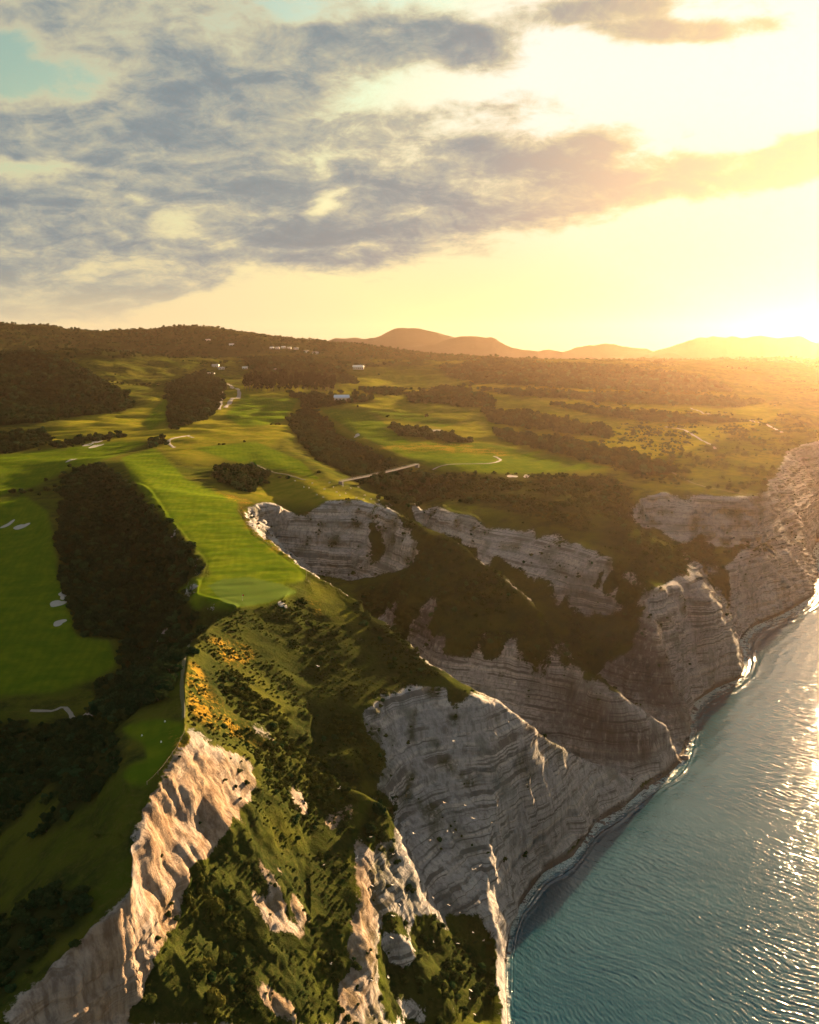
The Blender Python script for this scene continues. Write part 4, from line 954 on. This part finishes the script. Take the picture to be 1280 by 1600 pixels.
drape('path', [(1040,667),(1070,672),(1085,681),(1110,694),(1118,702)], 4.0, M_GRAVEL, 'sunlit clifftop track on the far headland', 0.5, 6)
drape('path', [(1080,638),(1110,648),(1150,656),(1200,664),(1222,676)], 4.5, M_GRAVEL, 'upper sunlit track along the far scrubby hill', 0.5, 6)
drape('path', [(1050,738),(1075,751),(1100,760),(1140,768),(1180,775)], 3.0, M_TRACK, 'grassy lip along the top of the far banded cliff', 0.3, 6)
def bunker(px, py, rx, ry, label, rot=0.0):
    g = ground(px, py); s = math.hypot(g.x, g.y)/FPX; dep = (H-g.z)/math.hypot(g.x, g.y); ax, ay = rx*s, ry*s/max(dep, 0.12); n = 28
    rad = [1+0.22*math.sin(2*t*2*math.pi/n*1.0+px)+0.14*math.sin(3*t*2*math.pi/n+py) for t in range(n)]; mb = MB(); pts = []
    for rr_, lift in ((1.0, 0.10), (0.80, 0.12), (0.4, 0.05)):
        for t in range(n):
            a = t*2*math.pi/n; u, v = ax*rad[t]*rr_*math.cos(a), ay*rad[t]*rr_*math.sin(a)
            x, y = g.x+u*math.cos(rot)-v*math.sin(rot), g.y+u*math.sin(rot)+v*math.cos(rot); pts.append((x, y, zat(x, y)+lift))
    pts.append((g.x, g.y, zat(g.x, g.y)+0.04))
    fs = [(k*n+i, k*n+(i+1) % n, (k+1)*n+(i+1) % n, (k+1)*n+i) for k in (0, 1) for i in range(n)]+[(2*n+i, 2*n+(i+1) % n, 3*n) for i in range(n)]
    mb.poly(pts, fs); return tag(mb.build('sand_bunker', M_SAND, None, True), label, 'bunker', 'sand bunkers of the golf course')
for a_ in [(104,929,12,5,'upper of the two pale bunkers beside the wooded gully'), (90,943,10,5,'rounder bunker just below the uppermost one beside the wooded gully'), (93,973,9,3.5,'small pale bunker standing alone lowest on the shaded fairway'),
           (33,823,9,3,'long pale bunker near the left edge of the shaded fairway'), (12,820,5,3,'small bunker touching the left edge of the picture'), (150,697,8,2.5,'larger of the pale bunkers on the upper fairway by the hedge'),
           (152,690,6,1.5,'thin pale bunker above the larger one by the hedge'), (138,695,6,1.5,'thin pale bunker left of the larger one by the hedge'), (113,718,5,2,'lone small bunker on the left rise of the upper fairway'),
           (800,744,7,1.6,'white bunker on the lip of the golden paddock, left of two'), (823,744,5,1.6,'white bunker on the lip of the golden paddock, right of two'), (441,944,6,2,'pale sand scrape below the front edge of the putting green'),
           (328,958,5,2.5,'small pale square of sand below the corner of the putting green'), (558,681,5,1.5,'pale patch of sand at the end of the dark copse in the paddock')]:
    bunker(*a_)
# the flag
g = ground(379, 938)
fl = empty('golf_flag', g, 0, 'thin golf flagstick standing on the putting green above the ravine', 'golf flag')
MB().tube((0,0,-0.2), (0,0,3.0), 0.06, 0.045).build('pole', M_WHITE, fl)
fb = MB(); fb.poly([(0.03+0.16*i, 0.06*math.sin(i*1.3), z) for z in (2.35, 2.95) for i in range(6)], [(i, i+1, 7+i, 6+i) for i in range(5)]); fb.build('flag', M_RED, fl)
MB().tube((0,0,-0.1), (0,0,0.02), 0.16, 0.16, 12).build('hole_cup', M_WHITE, fl)
# tee markers and boards
for px, py, lab in ((222,1150,'left white tee marker on the shaded tee'), (252,1160,'right white tee marker on the shaded tee'), (258,1128,'small white board at the back of the shaded tee')):
    g = ground(px, py); o = MB().box((0,0,0.25), (0.5,0.35,0.5), 0.3, 0.7).build('tee_marker' if 'marker' in lab else 'tee_board', M_WHITE); o.location = g; tag(o, lab, 'tee marker' if 'marker' in lab else 'board')
# edge fences: posts with a rope
def rope_fence(line, gap, label):
    w = [ground(*p) for p in line]; pts = [w[0]]; 
    for a, b in zip(w[:-1], w[1:]):
        n = max(1, int((b-a).length/gap)); pts += [a.lerp(b, (i+1)/n) for i in range(n)]
    pts = [Vector((p.x, p.y, zat(p.x, p.y))) for p in pts]; root = empty('rope_fence', pts[0], 0, label, 'fence'); pm = None
    for p in pts:
        q = p-pts[0]
        if pm is None: o = MB().box((0,0,0.5), (0.13,0.13,1.3), 0.4, 0.85).build('post', M_WOODP, root); pm = o.data
        else: o = bpy.data.objects.new('post', pm); C.objects.link(o); o.parent = root
        o.location = q
    rp = MB()
    for a, b in zip(pts[:-1], pts[1:]):
        a, b = a-pts[0], b-pts[0]; m_ = (a+b)/2+Vector((0,0,0.8)); rp.tube(a+Vector((0,0,1.0)), m_, 0.03, n=4).tube(m_, b+Vector((0,0,1.0)), 0.03, n=4)
    rp.build('rope', M_WOODP, root)
rope_fence([(291,1136),(289,1146),(278,1170),(262,1192),(247,1210),(230,1226)], 3.4, 'post and rope fence along the cliff edge of the shaded tee')
rope_fence([(372,798),(386,815),(398,836),(420,852),(445,866),(470,880),(484,890),(479,905)], 7.0, 'long post and rope fence along the cliff edge of the fairway')
# the footbridge over the wooded ravine
def footbridge():
    a = ground(533, 757); b = ground(652, 746); z = max(a.z, b.z)+3.2; L = math.hypot(b.x-a.x, b.y-a.y); ang = math.atan2(b.y-a.y, b.x-a.x)
    root = empty('footbridge', ((a.x+b.x)/2, (a.y+b.y)/2, z), ang, 'long slender pale footbridge spanning the dark wooded ravine', 'footbridge')
    sag = lambda t: -1.0*(1-(2*t-1)**2)
    N = 46; dm = None
    for i in range(N):
        t = (i+0.5)/N
        if dm is None: o = MB().box((0,0,0), (L/N-0.06, 3.0, 0.22)).build('plank', M_DECK, root); dm = o.data
        else: o = bpy.data.objects.new('plank', dm); C.objects.link(o); o.parent = root
        o.location = ((t-0.5)*L, 0, sag(t))
    for s in (-1, 1):
        r = MB()
        for i in range(24):
            t0, t1 = i/24, (i+1)/24
            for h, q in ((1.3, 0.09), (0.7, 0.05)): r.tube(((t0-.5)*L, s*1.5, sag(t0)+h), ((t1-.5)*L, s*1.5, sag(t1)+h), q, n=5)
            r.tube(((t0-.5)*L, s*1.5, sag(t0)), ((t0-.5)*L, s*1.5, sag(t0)+1.3), 0.06, n=5)
        r.build('handrail', M_STEEL, root)
        bm_ = MB()
        for i in range(24):
            t0, t1 = i/24, (i+1)/24; bm_.tube(((t0-.5)*L, s*1.2, sag(t0)-0.45), ((t1-.5)*L, s*1.2, sag(t1)-0.45), 0.30, n=6)
        bm_.build('girder', M_STEEL, root)
        MB().box((s*L/2, 0, -2.0), (3.0, 4.2, 4.0)).build('abutment', M_DECK, root)
footbridge()
# houses
def house(px, py, wpx, depth, hpx, label, roof, rz=0.0, long_=False, group=None):
    g = ground(px, py); s = math.hypot(math.hypot(g.x, g.y), g.z-H)/FPX; w, h = wpx*s, hpx*s; wh = h*0.58; d = depth
    root = empty('barn' if long_ else 'house', g-Vector((0,0,0.6)), rz-math.atan2(g.x, g.y), label, 'barn' if long_ else 'house', group)
    MB().box((0,0,wh/2), (w,d,wh+0.6)).build('wall', M_WALL, root)
    rf = MB(); o = 0.06*w; e = 0.5
    rf.poly([(-w/2-o,-d/2-e,wh), (w/2+o,-d/2-e,wh), (w/2+o,d/2+e,wh), (-w/2-o,d/2+e,wh), (-w/2-o*0.6,0,h), (w/2+o*0.6,0,h)], [(0,1,5,4), (2,3,4,5), (0,4,3), (1,2,5), (3,2,1,0)]); rf.build('roof', roof, root)
    n = max(2, int(w/6)); wm = None
    for i in range(n):
        x = (i+0.5)/n*w-w/2; wd = MB().box((x,-d/2-0.02,wh*0.5), (w/n*0.42, 0.10, wh*0.45)).build('window', M_DARKW, root)
    MB().box((w*0.08,-d/2-0.05,wh*0.36), (1.2, 0.14, wh*0.7)).build('door', M_WOODP, root)
    if not long_: MB().box((w*0.22,1.0,h), (0.9,0.9,h*0.35)).build('chimney', M_WALL, root)
house(534, 626.5, 22, 16, 10, 'long white barn with a pale blue roof standing in the green paddock', M_ROOF, 0.06, True)
house(548, 627, 5, 8, 5, 'small white shed at the right end of the blue-roofed barn', M_ROOFG, 0.2)
HG = 'pale houses scattered under the far ridge'
for q in [(337,573,10,'wide pale house at the left end of the hamlet in the valley'), (346,577,9,'pale house in the middle of the hamlet in the valley'), (330,586,10,'low pale house nearest in the valley beside the road'), (383,576,8,'single pale house right of the hamlet'),
          (430,579,5,'tiny white house on the meadow behind the pine block'), (425,545,6,'first house from the left in the row on the far terrace'), (434,545,6,'second house from the left in the row on the far terrace'), (443,544,6,'third house from the left in the row on the far terrace'),
          (452,545,6,'fourth house from the left in the row on the far terrace'), (463,546,7,'house at the right end of the row on the far terrace'), (478,551,9,'left one of two long pale houses beyond the row on the terrace'), (493,553,9,'right one of two long pale houses beyond the row on the terrace'),
          (362,540,7,'small pale house high on the far wooded ridge'), (325,533,7,'highest pale house on the far wooded ridge at the left'), (560,577,16,'long low pale building at the edge of the far fields')]:
    house(q[0], q[1], q[2], 9, max(3.2, q[2]*0.42), q[3], random.choice((M_ROOFG, M_WHITE)), random.uniform(-0.5, 0.5), False, HG)
g = ground(676, 675); sh = empty('shelter', g, 0.1-math.atan2(g.x, g.y), 'low white shelter beside the round tree in the dark copse', 'shelter')
MB().box((0,0,1.4), (24,4,2.8)).build('wall', M_WHITE, sh); MB().box((0,0,3.0), (26,6,0.35)).build('roof', M_WHITE, sh)
# sheep on the slope above the ravine wall
SHEEP = []
def sheep_mesh():
    mb = MB(); n, m = 8, 6; pts = [(0.62*math.cos(math.pi*i/m), 0.30*math.sin(math.pi*i/m)*math.cos(2*math.pi*j/n), 0.62+0.31*math.sin(math.pi*i/m)*math.sin(2*math.pi*j/n)) for i in range(m+1) for j in range(n)]
    mb.poly(pts, [(i*n+j, i*n+(j+1) % n, (i+1)*n+(j+1) % n, (i+1)*n+j) for i in range(m) for j in range(n)])
    mb.tube((0.5,0,0.72), (0.92,0,0.50), 0.16, 0.08); mb.tube((0.62,0.1,0.75), (0.58,0.24,0.72), 0.05, 0.02, 4); mb.tube((0.62,-0.1,0.75), (0.58,-0.24,0.72), 0.05, 0.02, 4)
    for x in (-0.36, 0.36):
        for y in (-0.14, 0.14): mb.tube((x,y,0.45), (x,y,-0.03), 0.07, 0.05, 5)
    mb.tube((-0.6,0,0.7), (-0.72,0,0.5), 0.05, 0.03, 4); return mb
M_WOOL = plain('wool', (0.62, 0.60, 0.54), 0.95, 0.1, 6.0)
sp = None
for px, py in [(461,752),(475,762),(483,763),(507,765),(521,762),(526,770),(531,775),(540,772),(557,779),(568,781),(580,781),(548,764),(536,760),(560,762),(495,774),(515,755),(570,775),(592,783),(488,756),(505,778)]:
    g = ground(px, py)
    if sp is None: o = sp = sheep_mesh().build('sheep', M_WOOL, None, True)
    else: o = sp.copy(); C.objects.link(o)
    o.location = g; o.scale = (1.35,)*3; o.rotation_euler = (0, 0, random.uniform(0, 6.28)); tag(o, 'white sheep grazing on the grassy slope above the pale ravine wall', 'sheep', 'sheep above the ravine wall')
# gulls over the bowl
M_GULL = plain('white_feathers', (0.55, 0.55, 0.54), 0.7, 0.05, 4.0); M_GULLW = plain('grey_wing_tips', (0.10, 0.10, 0.11), 0.7, 0.1, 4.0); M_BEAK = plain('yellow_beak', (0.6, 0.35, 0.05), 0.5, 0.1, 4.0)
def gull_meshes(lift, sweep):
    b = MB(); n, m = 8, 9; prof = [0.005,0.05,0.085,0.10,0.095,0.08,0.06,0.06,0.045,0.01]
    pts = [(0.30-0.62*i/m, prof[i]*math.cos(2*math.pi*j/n), prof[i]*0.9*math.sin(2*math.pi*j/n)) for i in range(m+1) for j in range(n)]
    b.poly(pts, [(i*n+j, i*n+(j+1) % n, (i+1)*n+(j+1) % n, (i+1)*n+j) for i in range(m) for j in range(n)])
    b.poly([(-0.28,0.03,0.01), (-0.28,-0.03,0.01), (-0.48,-0.11,0.0), (-0.48,0.11,0.0), (-0.28,0.03,-0.01), (-0.28,-0.03,-0.01)], [(0,1,2,3), (3,2,5,4)])
    for s in (-1, 1):
        st = [(0.06,0.10,-0.16,0), (0.34,0.14,-0.10,lift), (0.62,0.06,-0.14,lift*1.25), (0.78,-0.05,-0.18,lift*1.2)]
        P_ = []
        for y, x0, x1, z in st: P_ += [(x0-sweep*y*0.3, s*y, z+0.02), (x1-sweep*y*0.3, s*y, z), ((x0+x1)/2-sweep*y*0.3, s*y, z-0.015)]
        b.poly(P_, [q for k in range(3) for q in ((3*k, 3*k+1, 3*k+4, 3*k+3), (3*k+1, 3*k+2, 3*k+5, 3*k+4), (3*k+2, 3*k, 3*k+3, 3*k+5))])
    w = MB()
    for s in (-1, 1): w.poly([(-0.05-sweep*0.23, s*0.78, lift*1.2+0.02), (-0.18-sweep*0.23, s*0.78, lift*1.2), (-0.24-sweep*0.3, s*0.98, lift*1.1)], [(0,1,2), (2,1,0)])
    k = MB().tube((0.30,0,0.0), (0.38,0,-0.02), 0.022, 0.006, 5)
    return b, w, k
GV = [gull_meshes(l, s) for l, s in ((0.10, 0.3), (0.24, 0.5), (-0.05, 0.2), (0.34, 0.3))]; GM = []
GULLS = [(790,258),(805,348),(797,480),(752,495),(868,558),(838,508),(765,610),(790,617),(945,575),(1060,635),(697,646),(632,622),(600,715),(550,705),(515,725),(500,662),(460,635),(405,718),(272,745),(335,440),(465,828),(548,830),(576,908),(550,955),(543,1040),(710,880),(815,937),(872,768),(897,750),(710,1058),(808,1060),(912,1052),(528,1195),(467,1210),(860,1248),(855,1282),(965,917),(772,908),(875,1343),(300,1143),(1083,427),(1135,845),(1037,18),(1010,38),(868,1015),(250,-48)]
BIG = {4, 14, 17, 32, 45}
for i, (X, Y) in enumerate(GULLS):
    px, py = 400+X/2.56, 1060+Y/2.56; g = ground(px, py); f = random.uniform(0.52, 0.72) if i in BIG else random.uniform(0.72, 0.93); p = Vector((0,0,H)).lerp(g, f); v = i % 4
    over = 'over the sea' if i in (41,) else 'over the dark far cliff' if i in (42,43) else 'over the grey bowl under the striped cliff' if X > 560 and Y < 700 else 'over the dark gully by the sea' if X > 560 else 'over the scrubby slope left of the bowl'
    if v < len(GM): o = GM[v].copy(); C.objects.link(o); ch = [c.copy() for c in GM[v].children]; 
    else:
        o = GV[v][0].build('gull', M_GULL, None, True); GM.append(o); GV[v][1].build('wing_tip', M_GULLW, o); GV[v][2].build('beak', M_BEAK, o); ch = []
    for c in ch: C.objects.link(c); c.parent = o
    o.location = p; o.scale = (random.uniform(0.6, 0.85),)*3; o.rotation_euler = (random.uniform(-0.5, 0.5), random.uniform(-0.2, 0.2), random.uniform(0, 6.28))
    tag(o, ('larger near ' if i in BIG else 'small ')+'white gull gliding '+over, 'gull', 'gulls '+over)
print('objects', time.time()-T0)

# ------------------------------------------------------------------ far mountains
def hill_nodes(t):
    pos = t.n('ShaderNodeNewGeometry').outputs['Position']
    n = t.noise(pos, 0.004, 6, 0.65)
    finish(t, t.mix(n, (0.040, 0.046, 0.034), (0.085, 0.085, 0.06)), 0.95, t.n('ShaderNodeBump', {'Strength': 0.6, 'Distance': 30.0, 'Height': n}).outputs[0], spec=0.05)
M_HILL = material('mountain_slopes', hill_nodes)
def mountains(name, label, line, r0, depth, seed, rough):
    px = np.array([p[0] for p in line]); py = np.array([p[1] for p in line]); xs = np.linspace(px[0], px[-1], 420)
    ys = np.interp(xs, px, py)+fbm2(xs/22, xs*0+seed, 4, seed+3)*5.0; ys = np.convolve(np.pad(ys, 1, 'edge'), np.ones(3)/3, 'valid')
    az = np.array([R(pix_azel(a, b)[0]) for a, b in zip(xs, ys)]); top = np.array([H+r0*math.tan(R(pix_azel(a, b)[1])) for a, b in zip(xs, ys)])
    K = 34; t = np.linspace(-1, 1, K); base = 60.0; V = np.zeros((len(xs), K, 3))
    for k in range(K):
        r = r0+depth*t[k]; x = r*np.sin(az); y = r*np.cos(az)
        pr = (1-abs(t[k]))**0.85
        rg = (0.5-np.abs(fbm2(x/900, y/900, 4, seed)))*rough*(4*pr*(1-pr)+0.12) + fbm2(x/160, y/160, 3, seed+9)*rough*0.10
        V[:, k] = np.stack([x, y, base+(top-base)*pr+rg-rough*0.03], -1)
    i = np.arange(len(xs)-1)[:, None]*K+np.arange(K-1)[None, :]
    f = np.stack([i, i+K, i+K+1, i+1], -1).reshape(-1, 4)
    tag(mesh_np(name, V.reshape(-1, 3), f, None, None, M_HILL), label, None, None, 'structure')
mountains('mountains', 'pale tabletop mountain on the horizon', [(120,532),(180,514),(215,515),(260,530),(420,540),(520,530),(585,527),(612,516),(632,510),(655,512),(685,518),(712,525),(745,531),(800,545),(900,552),(960,548),(1010,552),(1060,556)], 7700, 650, 401, 60)
mountains('mountains', 'mauve cone-shaped hill left of the sun', [(560,552),(640,541),(680,534),(715,527),(745,522),(775,531),(800,541),(840,549),(880,546),(920,537),(960,536),(1000,543),(1040,552),(1100,558)], 6900, 420, 431, 45)
mountains('mountains', 'orange hazy range under the sun', [(940,560),(1000,552),(1040,545),(1075,529),(1112,523),(1140,527),(1160,529),(1175,525),(1190,523),(1215,527),(1245,526),(1280,533),(1340,529),(1420,540),(1500,535),(1600,550)], 6700, 450, 461, 60)
mountains('mountains', 'low foothills in front of the far range', [(800,563),(880,559),(960,562),(1010,556),(1040,551),(1070,557),(1120,566),(1180,562),(1250,556),(1320,560),(1450,550),(1600,556)], 6000, 300, 481, 28)

# ------------------------------------------------------------------ the air
def build_haze():
    bm = bpy.data.meshes.new('haze')
    x0, x1, y0, y1, z0, z1 = -8200, 8200, -700, 9300, -17, 490
    v = [(x, y, z) for z in (z0, z1) for x, y in ((x0, y0), (x1, y0), (x1, y1), (x0, y1))]
    bm.from_pydata(v, [], [(0,3,2,1), (4,5,6,7), (0,1,5,4), (1,2,6,5), (2,3,7,6), (3,0,4,7)])
    o = bpy.data.objects.new('haze', bm); C.objects.link(o); tag(o, 'thin evening haze over the whole coast', None, None, 'stuff')
    m = bpy.data.materials.new('haze'); m.use_nodes = True; t = NT(m.node_tree)
    pv = t.n('ShaderNodeVolumePrincipled', {'Color': (1.0, 0.74, 0.53, 1), 'Density': HAZE_DENSITY, 'Anisotropy': HAZE_G})
    t.n('ShaderNodeOutputMaterial', {'Volume': pv.outputs[0]}); bm.materials.append(m)
HAZE_DENSITY, HAZE_G = 0.0000080, 0.78
build_haze()
print('done', time.time()-T0)
